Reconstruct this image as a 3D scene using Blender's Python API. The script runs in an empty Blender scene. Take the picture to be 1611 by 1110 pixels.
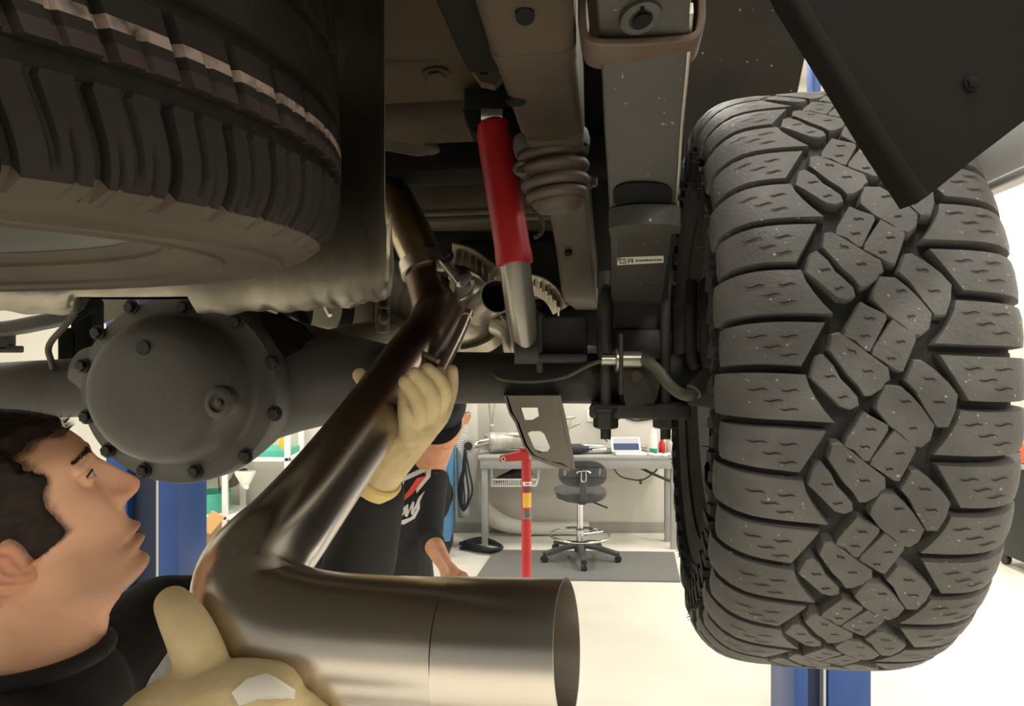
import bpy, bmesh, math, random
from mathutils import Vector, Matrix, noise
from mathutils.bvhtree import BVHTree
from mathutils.geometry import tessellate_polygon

random.seed(7)
C = bpy.context.scene.collection
PI = math.pi
CAM = Vector((0, 0, 1.9))
FPX = 1100.0                                   # focal length in pixels of the 1611 x 1110 frame


def P(px, py, d):                              # a point d metres ahead of the camera
    return Vector(((px - 805.5) / FPX * d, d, 1.9 - (py - 555.0) / FPX * d))


FW = Vector((math.sin(math.radians(9)), math.cos(math.radians(9)), 0))   # the truck's forward direction
RV = Vector((math.cos(math.radians(9)), -math.sin(math.radians(9)), 0))  # the truck's right
UP = Vector((0, 0, 1))
XX = Vector((1, 0, 0))
YY = Vector((0, 1, 0))


def lin(c):
    c = c / 255.0
    return c / 12.92 if c <= 0.04045 else ((c + 0.055) / 1.055) ** 2.4


def rgb(r, g, b):
    return (lin(r), lin(g), lin(b), 1)


# ------------------------------------------------------------------ materials
def mat(name, c1, rough=0.5, metal=0.0, c2=None, scale=8.0, bump=0.0, bscale=None, detail=4.0,
        contrast=(0.35, 0.65), rvar=0.0, specks=None, coat=0.0, spec=0.5, sss=0.0):
    m = bpy.data.materials.new(name)
    m.use_nodes = True
    nt = m.node_tree
    b = nt.nodes['Principled BSDF']
    b.inputs['Base Color'].default_value = c1
    b.inputs['Roughness'].default_value = rough
    b.inputs['Metallic'].default_value = metal
    b.inputs['Specular IOR Level'].default_value = spec
    if coat:
        b.inputs['Coat Weight'].default_value = coat
        b.inputs['Coat Roughness'].default_value = 0.15
    if sss:
        b.inputs['Subsurface Weight'].default_value = sss
        b.inputs['Subsurface Radius'].default_value = (0.012, 0.005, 0.003)
        b.inputs['Subsurface Scale'].default_value = 0.5
    tc = nt.nodes.new('ShaderNodeTexCoord')
    out = None
    if c2 is not None or rvar:
        n = nt.nodes.new('ShaderNodeTexNoise')
        n.inputs['Scale'].default_value = scale
        n.inputs['Detail'].default_value = detail
        nt.links.new(tc.outputs['Object'], n.inputs['Vector'])
        r = nt.nodes.new('ShaderNodeMapRange')
        r.inputs['From Min'].default_value = contrast[0]
        r.inputs['From Max'].default_value = contrast[1]
        nt.links.new(n.outputs['Fac'], r.inputs['Value'])
        if c2 is not None:
            mx = nt.nodes.new('ShaderNodeMix')
            mx.data_type = 'RGBA'
            mx.inputs['A'].default_value = c1
            mx.inputs['B'].default_value = c2
            nt.links.new(r.outputs['Result'], mx.inputs['Factor'])
            out = mx.outputs['Result']
        if rvar:
            rr = nt.nodes.new('ShaderNodeMapRange')
            rr.inputs['To Min'].default_value = max(0, rough - rvar)
            rr.inputs['To Max'].default_value = min(1, rough + rvar)
            nt.links.new(r.outputs['Result'], rr.inputs['Value'])
            nt.links.new(rr.outputs['Result'], b.inputs['Roughness'])
    if specks:                                  # light dust specks: (colour, scale, threshold)
        v = nt.nodes.new('ShaderNodeTexNoise')
        v.inputs['Scale'].default_value = specks[1]
        v.inputs['Detail'].default_value = 2.0
        nt.links.new(tc.outputs['Object'], v.inputs['Vector'])
        r2 = nt.nodes.new('ShaderNodeMapRange')
        r2.inputs['From Min'].default_value = specks[2]
        r2.inputs['From Max'].default_value = specks[2] + 0.05
        nt.links.new(v.outputs['Fac'], r2.inputs['Value'])
        m2 = nt.nodes.new('ShaderNodeMix')
        m2.data_type = 'RGBA'
        if out is not None:
            nt.links.new(out, m2.inputs['A'])
        else:
            m2.inputs['A'].default_value = c1
        m2.inputs['B'].default_value = specks[0]
        nt.links.new(r2.outputs['Result'], m2.inputs['Factor'])
        out = m2.outputs['Result']
    if out is not None:
        nt.links.new(out, b.inputs['Base Color'])
    if bump:
        n2 = nt.nodes.new('ShaderNodeTexNoise')
        n2.inputs['Scale'].default_value = bscale or scale * 4
        n2.inputs['Detail'].default_value = 5
        nt.links.new(tc.outputs['Object'], n2.inputs['Vector'])
        bp = nt.nodes.new('ShaderNodeBump')
        bp.inputs['Strength'].default_value = bump
        bp.inputs['Distance'].default_value = 0.004
        nt.links.new(n2.outputs['Fac'], bp.inputs['Height'])
        nt.links.new(bp.outputs['Normal'], b.inputs['Normal'])
    return m


def emat(name, c, s):
    m = bpy.data.materials.new(name)
    m.use_nodes = True
    b = m.node_tree.nodes['Principled BSDF']
    b.inputs['Base Color'].default_value = c
    b.inputs['Emission Color'].default_value = c
    b.inputs['Emission Strength'].default_value = s
    return m


# ------------------------------------------------------------------ mesh builder
def cat(pts, n=6):                              # Catmull-Rom through tuples of any length
    pts = [tuple(p) for p in pts]
    if len(pts) < 3:
        return pts
    out = []
    for i in range(len(pts) - 1):
        p0 = pts[max(i - 1, 0)]; p1 = pts[i]; p2 = pts[i + 1]; p3 = pts[min(i + 2, len(pts) - 1)]
        for k in range(n):
            t = k / n
            out.append(tuple(0.5 * (2 * b + (c - a) * t + (2 * a - 5 * b + 4 * c - d) * t * t + (3 * b - a - 3 * c + d) * t ** 3)
                             for a, b, c, d in zip(p0, p1, p2, p3)))
    out.append(pts[-1])
    return out


def lerpt(tab, x):                              # piecewise linear table [(x, y), ...]
    if x <= tab[0][0]:
        return tab[0][1]
    for (a, b), (c, d) in zip(tab, tab[1:]):
        if x <= c:
            t = (x - a) / (c - a)
            return b + (d - b) * t
    return tab[-1][1]


def smt(tab, x):                                # the same, smoothed
    h = 0.35
    return (lerpt(tab, x - h) + 2 * lerpt(tab, x) + lerpt(tab, x + h)) / 4


class MB:
    def __init__(s):
        s.v = []; s.f = []; s.m = []

    def add(s, vs, fs, mi=0):
        o = len(s.v)
        s.v.extend(Vector(v) for v in vs)
        s.f.extend(tuple(o + i for i in f) for f in fs)
        s.m.extend([mi] * len(fs))
        return s

    def frombm(s, bm, mi=0):
        bm.verts.index_update()
        s.add([v.co.copy() for v in bm.verts], [[v.index for v in f.verts] for f in bm.faces], mi)
        bm.free()
        return s

    def box(s, c, dims, rot=None, bev=0.0, seg=2, mi=0):     # rot: 3 axis vectors
        bm = bmesh.new()
        bmesh.ops.create_cube(bm, size=1)
        for v in bm.verts:
            v.co = Vector((v.co.x * dims[0], v.co.y * dims[1], v.co.z * dims[2]))
        if bev:
            bmesh.ops.bevel(bm, geom=bm.edges[:], offset=bev, segments=seg, affect='EDGES', profile=0.5)
        M = Matrix.Identity(3) if rot is None else Matrix(rot).transposed()
        for v in bm.verts:
            v.co = Vector(c) + M @ v.co
        return s.frombm(bm, mi)

    def tube(s, pts, rad, n=20, caps=True, mi=0, flat=None, wall=0.0):
        pts = [Vector(p) for p in pts]
        N = len(pts)
        rad = [rad] * N if not hasattr(rad, '__len__') else list(rad)
        tan = []
        for i in range(N):
            a = pts[max(i - 1, 0)]; b = pts[min(i + 1, N - 1)]
            t = (b - a)
            tan.append(t.normalized() if t.length > 1e-9 else Vector((0, 0, 1)))
        ref = Vector((0, 0, 1)) if abs(tan[0].z) < 0.9 else Vector((1, 0, 0))
        nrm = (ref - tan[0] * ref.dot(tan[0])).normalized()
        rings = []
        for i in range(N):
            nrm = (nrm - tan[i] * nrm.dot(tan[i]))
            if nrm.length < 1e-6:
                nrm = tan[i].orthogonal()
            nrm.normalize()
            bi = tan[i].cross(nrm)
            rings.append([pts[i] + (nrm * math.cos(2 * PI * k / n) + bi * math.sin(2 * PI * k / n)) * rad[i] for k in range(n)])
        if wall:
            inner = [[c + (p - c) * max(0.05, 1 - wall / r) for p in ring] for ring, c, r in zip(rings, pts, rad)]
            rings = rings + inner[::-1]
            caps = False
        vs = [p for r in rings for p in r]
        fs = []
        for i in range(len(rings) - 1):
            for k in range(n):
                k2 = (k + 1) % n
                fs.append((i * n + k, i * n + k2, (i + 1) * n + k2, (i + 1) * n + k))
        if wall:
            L = len(rings) - 1
            for k in range(n):
                k2 = (k + 1) % n
                fs.append((L * n + k, L * n + k2, k2, k))
        elif caps:
            fs.append(tuple(range(n))[::-1])
            fs.append(tuple((len(rings) - 1) * n + k for k in range(n)))
        return s.add(vs, fs, mi)

    def lathe(s, prof, org, axis, n=32, sx=1.0, sy=1.0, xd=None, mi=0, close=False, arc=None):   # prof: (radius, height)
        axis = Vector(axis).normalized()
        if xd is None:
            xd = axis.orthogonal()
        xd = (Vector(xd) - axis * Vector(xd).dot(axis)).normalized()
        yd = axis.cross(xd)
        org = Vector(org)
        a0, a1 = arc or (0, 2 * PI)
        full = arc is None
        cols = n if full else n + 1
        vs = []
        for r, h in prof:
            for k in range(cols):
                a = a0 + (a1 - a0) * k / n
                vs.append(org + axis * h + xd * (math.cos(a) * r * sx) + yd * (math.sin(a) * r * sy))
        fs = []
        L = len(prof)
        for i in range(L if close else L - 1):
            i2 = (i + 1) % L
            for k in range(n):
                k2 = (k + 1) % cols if full else k + 1
                fs.append((i * cols + k, i * cols + k2, i2 * cols + k2, i2 * cols + k))
        if full and not close:
            if prof[0][0] > 1e-5:
                fs.append(tuple(range(n))[::-1])
            if prof[-1][0] > 1e-5:
                fs.append(tuple((L - 1) * n + k for k in range(n)))
        return s.add(vs, fs, mi)

    def sweep(s, path, side, sec, mi=0, caps=True):           # sec: (a, b) points, a along side, b along the section's up
        path = [Vector(p) for p in path]
        N = len(path); n = len(sec)
        vs = []
        for i in range(N):
            t = (path[min(i + 1, N - 1)] - path[max(i - 1, 0)]).normalized()
            sd = side[i] if isinstance(side, list) else side
            sd = (sd - t * sd.dot(t)).normalized()
            up = sd.cross(t)
            vs += [path[i] + sd * a + up * b for a, b in sec]
        fs = []
        for i in range(N - 1):
            for k in range(n):
                k2 = (k + 1) % n
                fs.append((i * n + k, i * n + k2, (i + 1) * n + k2, (i + 1) * n + k))
        if caps:
            fs.append(tuple(range(n))[::-1]); fs.append(tuple((N - 1) * n + k for k in range(n)))
        return s.add(vs, fs, mi)

    def plate(s, outer, thick, holes=(), mi=0):               # outer and holes: 3-D loops in one plane; thick: a vector
        loops = [[Vector(p) for p in outer]] + [[Vector(p) for p in h] for h in holes]
        tris = tessellate_polygon(loops)
        flat = [p for l in loops for p in l]
        n = len(flat)
        T = Vector(thick)
        fs = []
        for t in tris:
            fs.append(tuple(t)); fs.append(tuple(i + n for i in reversed(t)))
        o = 0
        for l in loops:
            m = len(l)
            for k in range(m):
                a = o + k; b = o + (k + 1) % m
                fs.append((a, b, b + n, a + n))
            o += m
        return s.add(flat + [p + T for p in flat], fs, mi)

    def ball(s, c, r, n=16, rot=None, mi=0):
        if not hasattr(r, '__len__'):
            r = (r, r, r)
        bm = bmesh.new()
        bmesh.ops.create_uvsphere(bm, u_segments=n, v_segments=max(8, n * 2 // 3), radius=1)
        M = Matrix.Identity(3) if rot is None else Matrix(rot).transposed()
        for v in bm.verts:
            v.co = Vector(c) + M @ Vector((v.co.x * r[0], v.co.y * r[1], v.co.z * r[2]))
        return s.frombm(bm, mi)

    def limb(s, pts, n=16):                                   # [(Vector, radius), ...] as overlapping tapered pieces
        for p, r in pts:
            s.ball(p, r, n)
        for (a, ra), (b, rb) in zip(pts, pts[1:]):
            if (Vector(a) - Vector(b)).length > 1e-5:
                s.tube([a, b], [ra, rb], n)
        return s

    def mesh(s, name, org=Vector((0, 0, 0)), mats=(), ang=35):
        me = bpy.data.meshes.new(name)
        me.from_pydata([v - org for v in s.v], [], s.f)
        for m in mats:
            me.materials.append(m)
        if any(s.m):
            me.polygons.foreach_set('material_index', s.m)
        bm = bmesh.new(); bm.from_mesh(me)
        bmesh.ops.recalc_face_normals(bm, faces=bm.faces)
        bm.to_mesh(me); bm.free()
        me.polygons.foreach_set('use_smooth', [True] * len(me.polygons))
        me.set_sharp_from_angle(angle=math.radians(ang))
        me.update()
        return me


def origin_of(p):
    o = Vector((0, 0, 0))
    while p is not None:
        o += p.location
        p = p.parent
    return o


def tag(o, label=None, category=None, group=None, kind=None):
    if label: o['label'] = label
    if category: o['category'] = category
    if group: o['group'] = group
    if kind: o['kind'] = kind
    return o


def thing(name, label, category, loc, group=None):
    o = bpy.data.objects.new(name, None)
    o.empty_display_size = 0.05
    C.objects.link(o)
    o.location = loc
    return tag(o, label, category, group)


def link(name, me, parent=None, loc=None):
    o = bpy.data.objects.new(name, me)
    C.objects.link(o)
    if parent is not None:
        o.parent = parent
    if loc is not None:
        o.location = loc
    return o


def part(name, mb, mats, parent, label=None, ang=35):
    mats = mats if isinstance(mats, (list, tuple)) else [mats]
    o = link(name, mb.mesh(name, origin_of(parent), mats, ang), parent)
    if label: o['label'] = label
    return o


def solo(name, mb, mats, label, category, loc, group=None, ang=35):   # a thing that is one mesh
    mats = mats if isinstance(mats, (list, tuple)) else [mats]
    loc = Vector(loc)
    o = link(name, mb.mesh(name, loc, mats, ang), None, loc)
    return tag(o, label, category, group)


def struct(name, mb, mats, ang=35):
    mats = mats if isinstance(mats, (list, tuple)) else [mats]
    o = link(name, mb.mesh(name, Vector((0, 0, 0)), mats, ang))
    o['kind'] = 'structure'
    return o


def remesh(mb, voxel, smooth=4, factor=0.5):        # one continuous surface out of overlapping pieces
    me = mb.mesh('tmp')
    o = bpy.data.objects.new('tmp', me)
    C.objects.link(o)
    r = o.modifiers.new('r', 'REMESH'); r.mode = 'VOXEL'; r.voxel_size = voxel
    sm = o.modifiers.new('s', 'SMOOTH'); sm.iterations = smooth; sm.factor = factor
    dg = bpy.context.evaluated_depsgraph_get()
    dg.update()
    ev = o.evaluated_get(dg)
    out = ev.to_mesh()
    res = MB()
    res.add([v.co.copy() for v in out.vertices], [tuple(p.vertices) for p in out.polygons])
    ev.to_mesh_clear()
    bpy.data.objects.remove(o); bpy.data.meshes.remove(me)
    return res


def bvh_of(mb):
    return BVHTree.FromPolygons([v for v in mb.v], mb.f)


def decal(name, polys, tree, mats, parent, off=0.0015, sub=2):     # thin print lying on a surface; polys: (pixel loop, material index)
    mb = MB()
    for loop, mi in polys:
        pts = [P(x, y, 1.0) for x, y in loop]
        bm = bmesh.new()
        vs = [bm.verts.new(p) for p in pts]
        for t in tessellate_polygon([pts]):
            try:
                bm.faces.new([vs[i] for i in t])
            except ValueError:
                pass
        for _ in range(sub):
            bmesh.ops.subdivide_edges(bm, edges=bm.edges[:], cuts=1, use_grid_fill=True)
        bmesh.ops.triangulate(bm, faces=bm.faces[:])
        bad = []
        for v in bm.verts:
            d = (v.co - CAM).normalized()
            h = tree.ray_cast(CAM, d)
            if h[0] is None:
                bad.append(v)
            else:
                v.co = h[0] - d * off
        bmesh.ops.delete(bm, geom=bad, context='VERTS')
        mb.frombm(bm, mi)
    return part(name, mb, mats, parent, ang=80)


def ppoly(pts, d):
    return [P(x, y, d) for x, y in pts]


def rrect(a, b, r, n=4):                         # rounded rectangle section, half sizes a, b
    out = []
    for cx, cy, s in ((a - r, b - r, 0), (-a + r, b - r, 1), (-a + r, -b + r, 2), (a - r, -b + r, 3)):
        for k in range(n + 1):
            t = (s + k / n) * PI / 2
            out.append((cx + r * math.cos(t), cy + r * math.sin(t)))
    return out


def hexbolt(mb, c, axis, r=0.009, h=0.008, mi=0, washer=True):
    axis = Vector(axis).normalized()
    if washer:
        mb.lathe([(r * 1.45, 0), (r * 1.45, h * 0.3), (r * 1.1, h * 0.35)], c, axis, 20, mi=mi)
    mb.lathe([(r * 1.1, h * 0.2), (r * 1.1, h), (r * 0.9, h * 1.15), (0, h * 1.15)], c, axis, 6, mi=mi)
    return mb
# =================================================================== the workshop
M = {}
M['wall'] = mat('wall_paint', rgb(205, 202, 193), 0.7, c2=rgb(198, 195, 186), scale=1.5, bump=0.05)
M['floor'] = mat('floor_epoxy', rgb(228, 225, 214), 0.38, c2=rgb(218, 214, 203), scale=1.2, detail=6, rvar=0.08)
M['ceil'] = mat('ceiling_paint', rgb(200, 198, 192), 0.8)
M['base'] = mat('baseboard_vinyl', rgb(150, 147, 140), 0.6)
M['bench'] = mat('bench_grey_enamel', rgb(158, 159, 158), 0.4, c2=rgb(150, 150, 148), scale=4)
M['mat'] = mat('rubber_floor_mat', rgb(112, 112, 110), 0.85, bump=0.2, scale=60)
M['blackpl'] = mat('black_plastic', rgb(38, 38, 40), 0.5)
M['chairpu'] = mat('chair_polyurethane', rgb(72, 73, 76), 0.55, bump=0.1, scale=40)
M['chrome'] = mat('chrome', rgb(215, 215, 215), 0.12, 1.0)
M['steel'] = mat('raw_steel', rgb(190, 186, 178), 0.28, 1.0, c2=rgb(160, 155, 148), scale=6)
M['castmetal'] = mat('cast_metal', rgb(202, 198, 188), 0.45, 0.5, c2=rgb(170, 166, 156), scale=14)
M['red'] = mat('red_enamel', rgb(196, 42, 44), 0.35, c2=rgb(180, 34, 38), scale=5)
M['white'] = mat('white_plastic', rgb(235, 234, 228), 0.5)
M['yellow'] = mat('yellow_label', rgb(232, 188, 60), 0.5)
M['purple'] = mat('purple_label', rgb(108, 60, 96), 0.5)
M['greylab'] = mat('grey_label', rgb(128, 122, 122), 0.5)
M['liftblue'] = mat('lift_blue', rgb(34, 78, 150), 0.35, c2=rgb(28, 68, 136), scale=3)
M['liftnavy'] = mat('lift_navy', rgb(16, 34, 66), 0.5)
M['striplight'] = mat('galvanised_strip', rgb(196, 198, 196), 0.4, 0.3)
M['cabblue'] = mat('cabinet_blue', rgb(84, 146, 196), 0.4, c2=rgb(72, 132, 184), scale=4)
M['hose'] = mat('grey_ribbed_hose', rgb(196, 196, 192), 0.6)
M['duct'] = mat('white_duct', rgb(206, 204, 196), 0.5)
M['teal'] = mat('teal_plastic', rgb(76, 176, 158), 0.45)
M['card'] = mat('cardboard', rgb(222, 176, 124), 0.8)
M['cardd'] = mat('cardboard_dark', rgb(150, 128, 98), 0.8)
M['green'] = mat('green_print', rgb(60, 158, 124), 0.45)
M['clear'] = mat('clear_bottle', rgb(190, 186, 178), 0.25)
M['screen'] = mat('tablet_screen', rgb(54, 74, 106), 0.25)
M['screenl'] = mat('tablet_screen_light', rgb(176, 176, 186), 0.25)
M['cord'] = mat('grey_cord', rgb(70, 66, 62), 0.6)
M['window'] = emat('glowing_pane', (1.0, 0.97, 0.9, 1), 3.2)
M['ribdark'] = mat('dark_hose', rgb(30, 32, 34), 0.5)
M['orange'] = mat('orange_plastic', rgb(222, 92, 48), 0.5)

YB = 7.4
struct('floor', MB().box((0, 0.7, -0.05), (12.8, 13.6, 0.1)), M['floor'])
struct('ceiling', MB().box((0, 0.7, 4.85), (12.8, 13.6, 0.1)), M['ceil'])
wb = MB()
wb.box((-.55, YB + .1, 2.4), (10.9, .2, 4.8)); wb.box((5.55, YB + .1, 1.15), (1.3, .2, 2.3)); wb.box((5.55, YB + .1, 4.5), (1.3, .2, .6)); wb.box((6.15, YB + .1, 3.25), (.1, .2, 1.9))
struct('wall_back', wb, M['wall'])
wf2 = MB()
for xx in (4.93, 5.5, 6.07):
    wf2.box((xx, YB + .06, 3.25), (.06, .08, 1.9), bev=.005)
for zz in (2.32, 3.25, 4.18):
    wf2.box((5.5, YB + .06, zz), (1.2, .08, .05), bev=.005)
w2 = struct('window_2', wf2, M['white'])
part('pane', MB().box((5.5, YB + .1, 3.25), (1.2, .02, 1.9)), M['window'], w2)
struct('wall_left', MB().box((-6.1, 0.7, 2.4), (0.2, 13.6, 4.8)), M['wall'])
# right wall with a long glowing window out of view, added for its light
wr = MB()
wr.box((6.3, 0.7, 1.1), (0.2, 13.6, 2.2)); wr.box((6.3, 0.7, 4.4), (0.2, 13.6, 0.8))
wr.box((6.3, -2.05, 3.1), (0.2, 8.1, 1.8)); wr.box((6.3, 7.3, 3.1), (0.2, 0.4, 1.8))
struct('wall_right', wr, M['wall'])
wf = MB()
for yy in (2.0, 3.27, 4.55, 5.83, 7.1):
    wf.box((6.27, yy, 3.1), (0.08, 0.06, 1.8), bev=0.005)
for zz in (2.22, 3.98):
    wf.box((6.27, 4.55, zz), (0.08, 5.1, 0.05), bev=0.005)
w1 = struct('unseen_window_light', wf, M['white'])
wp = MB().box((6.3, 4.55, 3.1), (0.02, 5.1, 1.8))
part('pane', wp, M['window'], w1)
struct('baseboard_back', MB().box((0.2, YB - 0.008, 0.055), (12.2, 0.016, 0.11), bev=0.004), M['base'])

# ---- workbench
WB = thing('workbench', 'long grey steel workbench against the back wall behind the stool', 'workbench', (0.66, 7.05, 0))
part('bench_top', MB().box((0.66, 7.06, 0.885), (1.98, 0.62, 0.03), bev=0.004), M['bench'], WB)
part('apron', MB().box((0.66, 6.775, 0.825), (1.94, 0.04, 0.09), bev=0.004), M['bench'], WB)
for lx in (-0.265, 1.57):
    for ly in (6.79, 7.06):
        part('leg', MB().box((lx, ly, 0.435), (0.06, 0.05, 0.87), bev=0.004), M['bench'], WB)

# ---- things on the bench
g = 'parts and bottles lying on the bench'
mf = thing('muffler', 'silver muffler with a flanged inlet pipe on the left end of the bench', 'muffler', P(790, 705, 6.98))
ax = (P(830, 694, 7.05) - P(770, 697, 6.98)).normalized()
o0 = P(766, 696, 6.98)
mb = MB().lathe([(0.04, 0), (0.085, 0.012), (0.102, 0.03), (0.106, 0.06), (0.1, 0.075), (0.1, 0.36), (0.104, 0.38), (0.09, 0.4), (0.03, 0.41)], o0, ax, 28)
for k in range(8):
    a = k * PI / 4
    mb.box(o0 + ax * 0.22 + Vector((0, math.cos(a) * 0.1, math.sin(a) * 0.1)), (0.27, 0.012, 0.012))
part('body', mb, M['castmetal'], mf)
part('inlet_pipe', MB().tube(cat([P(772, 694, 6.95), P(758, 696, 6.92), P(748, 699, 6.9), P(738, 701, 6.84)], 4), 0.038, 20), M['steel'], mf)
part('flange', MB().lathe([(0.03, 0), (0.066, 0), (0.066, 0.025), (0.03, 0.025)], P(736.5, 701.5, 6.8), YY, 24, close=True), M['castmetal'], mf)
part('bore', MB().lathe([(0.042, 0.0), (0.042, 0.004), (0, 0.004)], P(736.5, 701.5, 6.795), YY, 20), M['blackpl'], mf, label='dark open bore of the flange')

for nm, pts, r, lb in (
        ('exhaust_tube', [(893, 692, 7.2), (925, 698, 7.18), (958, 690, 7.15), (1000, 690, 7.15), (1018, 694, 7.1)], 0.034, 'long bent shiny exhaust tube lying behind the tablet'),
        ('exhaust_tube', [(900, 712, 6.95), (915, 708, 6.95), (935, 704, 6.95), (962, 704, 6.98)], 0.036, 'short shiny exhaust tube lying left of the tablet, nearer the stool')):
    pl = [P(*p) for p in pts]
    for p in pl:
        p.z = 0.9 + r
    solo(nm, MB().tube(cat(pl, 6), r, 18), M['chrome'], lb, 'pipe', pl[0], group=None)
solo('spray_gun', MB().limb([(P(889, 690, 7.2), 0.02), (P(893, 672, 7.2), 0.022), (P(899, 658, 7.2), 0.016)]).limb([(P(893, 674, 7.2), 0.012), (P(911, 666, 7.2), 0.014)]).limb([(P(889, 658, 7.2), 0.014), (P(903, 656, 7.2), 0.016)]).limb([(P(887, 705, 7.2), 0.03), (P(889, 690, 7.2), 0.026)]),
     M['castmetal'], 'small pale spray gun standing on the bench behind the stool', 'spray gun', P(888, 708, 7.2))
solo('tube_end', MB().lathe([(0.05, 0), (0.05, 0.12), (0.04, 0.13), (0.03, 0.2), (0, 0.2)], Vector((0.56, 6.9, 0.952)), (1, 0.15, 0), 20), M['blackpl'],
     'short black tube end lying on the bench above the stool back', 'pipe', (0.56, 6.9, 0.9))
tb = thing('tablet', 'white framed tablet propped in a cradle on the bench', 'tablet', (1.14, 6.84, 0.9))
tu = Vector((0, 0.62, 0.78)).normalized(); tn = tu.cross(XX)
tc = Vector((1.12, 6.88, 1.0))
part('casing', MB().box(tc, (0.29, 0.165, 0.014), rot=(XX, tu, XX.cross(tu)), bev=0.006), M['white'], tb)
fr = XX.cross(tu)
sc_ = MB().box(tc + fr * 0.0075 - tu * 0.03, (0.25, 0.075, 0.002), rot=(XX, tu, fr))
sc_.box(tc + fr * 0.0075 + tu * 0.038, (0.25, 0.06, 0.002), rot=(XX, tu, fr), mi=1)
part('screen', sc_, [M['screen'], M['screenl']], tb, label='dark blue screen with a pale band along the top')
part('cradle', MB().box((1.16, 6.85, 0.915), (0.3, 0.14, 0.03), bev=0.01), M['white'], tb)

sp = thing('spray_can', 'white and green aerosol can standing on the bench right of the tablet', 'spray can', (1.4, 6.92, 0.9))
part('can', MB().lathe([(0.034, 0), (0.037, 0.005), (0.037, 0.07)], (1.4, 6.92, 0.9), UP, 24), M['green'], sp, label='green lower band')
part('label', MB().lathe([(0.0374, 0.06), (0.0374, 0.18), (0.03, 0.2), (0.028, 0.2)], (1.4, 6.92, 0.9), UP, 24), M['white'], sp)
part('cap', MB().lathe([(0.028, 0.2), (0.027, 0.225), (0.02, 0.24), (0, 0.243)], (1.4, 6.92, 0.9), UP, 20), M['white'], sp)
for x, h, r, m_, lb in ((1.49, 0.17, 0.032, 'red', 'small red bottle with a dark cap beside the aerosol can'), (1.565, 0.2, 0.034, 'clear', 'clear bottle at the right end of the bench by the tyre')):
    b = thing('bottle', lb, 'bottle', (x, 6.95, 0.9), 'bottles at the right end of the bench')
    part('body', MB().lathe([(r * 0.9, 0), (r, 0.006), (r, h * 0.6), (r * 0.45, h * 0.78), (r * 0.45, h * 0.84)], (x, 6.95, 0.9), UP, 20), M[m_], b)
    part('cap', MB().lathe([(r * 0.5, h * 0.82), (r * 0.5, h), (0, h)], (x, 6.95, 0.9), UP, 16), M['blackpl'] if m_ == 'red' else M['white'], b)
rg = MB()
rg.sweep([Vector((1.33 + 0.03 * k, 6.8 + 0.012 * math.sin(k * 1.3), 0.912 + 0.006 * math.sin(k * 2.1))) for k in range(8)], YY, rrect(0.035, 0.012, 0.01))
solo('rag', rg, M['white'], 'white rag lying on the bench edge in front of the aerosol can', 'rag', (1.43, 6.8, 0.9))
solo('clamp_stand', MB().limb([(P(774, 702, 7.22), 0.028), (P(774, 670, 7.22), 0.028)]).limb([(P(773, 668, 7.22), 0.012), (P(770, 630, 7.22), 0.016)]).limb([(P(775, 668, 7.22), 0.012), (P(779, 630, 7.22), 0.014)]).limb([(P(765, 702, 7.22), 0.02), (P(765, 685, 7.22), 0.02)]),
     M['castmetal'], 'pale forked clamp standing upright behind the muffler', 'clamp', P(774, 703, 7.22))

# ---- under the bench
bk = thing('wire_basket', 'white wire basket hanging under the left end of the bench', 'basket', (-0.02, 6.95, 0.6))
rim = MB()
x0, x1, y0, y1, zt, zb = -0.2, 0.24, 6.83, 7.1, 0.665, 0.6
for zz, rr in ((zt, 0.008), (zb, 0.006)):
    rim.tube([(x0, y0, zz), (x1, y0, zz), (x1, y1, zz), (x0, y1, zz), (x0, y0, zz)], rr, 8)
part('rim', rim, M['white'], bk)
wi = MB()
for k in range(22):
    x = x0 + (x1 - x0) * k / 21
    wi.tube([(x, y0, zt), (x, y0, zb), (x, y1, zb), (x, y1, zt)], 0.0035, 6)
part('wire', wi, M['white'], bk)
part('hanger', MB().tube(cat([(x1 - 0.02, 6.86, 0.87), (x1 + 0.02, 6.86, 0.8), (x1 + 0.02, 6.86, 0.7), (x1, 6.86, 0.62), (x1 - 0.06, 6.86, 0.6)], 5), 0.01, 8), M['white'], bk)
part('hanger', MB().tube([(x0, 6.86, 0.87), (x0, 6.86, 0.6)], 0.01, 8), M['white'], bk)
bp = MB().limb([(Vector((-0.15, 6.95, 0.635)), 0.03), (Vector((-0.05, 6.95, 0.67)), 0.045), (Vector((0.05, 6.97, 0.7)), 0.06), (Vector((0.12, 6.97, 0.72)), 0.08)])
solo('black_pouch', remesh(bp, 0.008, 3), M['blackpl'], 'black soft pouch lying in the white wire basket', 'pouch', (0, 6.95, 0.605))
solo('cable', MB().tube(cat([P(962, 731, 6.85), P(975, 748, 6.9), P(995, 754, 6.92), P(1012, 754, 6.92), P(1030, 742, 6.9), P(1038, 731, 6.85)], 6), 0.008, 8).tube([P(1008, 753, 6.92), P(1008, 761, 6.92)], 0.014, 8),
     M['cord'], 'thin grey cable drooping in a loop under the bench', 'cable', P(962, 731, 6.85))
solo('cable', MB().tube(cat([P(998, 730, 6.9), P(1025, 744, 6.95), P(1056, 757, 7.0)], 6), 0.014, 8), M['ribdark'], 'thick black cable slanting under the right end of the bench', 'cable', P(998, 730, 6.9))
ot = thing('wall_outlet', 'white wall outlet above the bench with plugs in it', 'outlet', P(933, 654, YB))
part('cover_plate', MB().box(P(933, 654, YB - 0.005), (0.13, 0.012, 0.125), bev=0.004), M['white'], ot)
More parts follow.
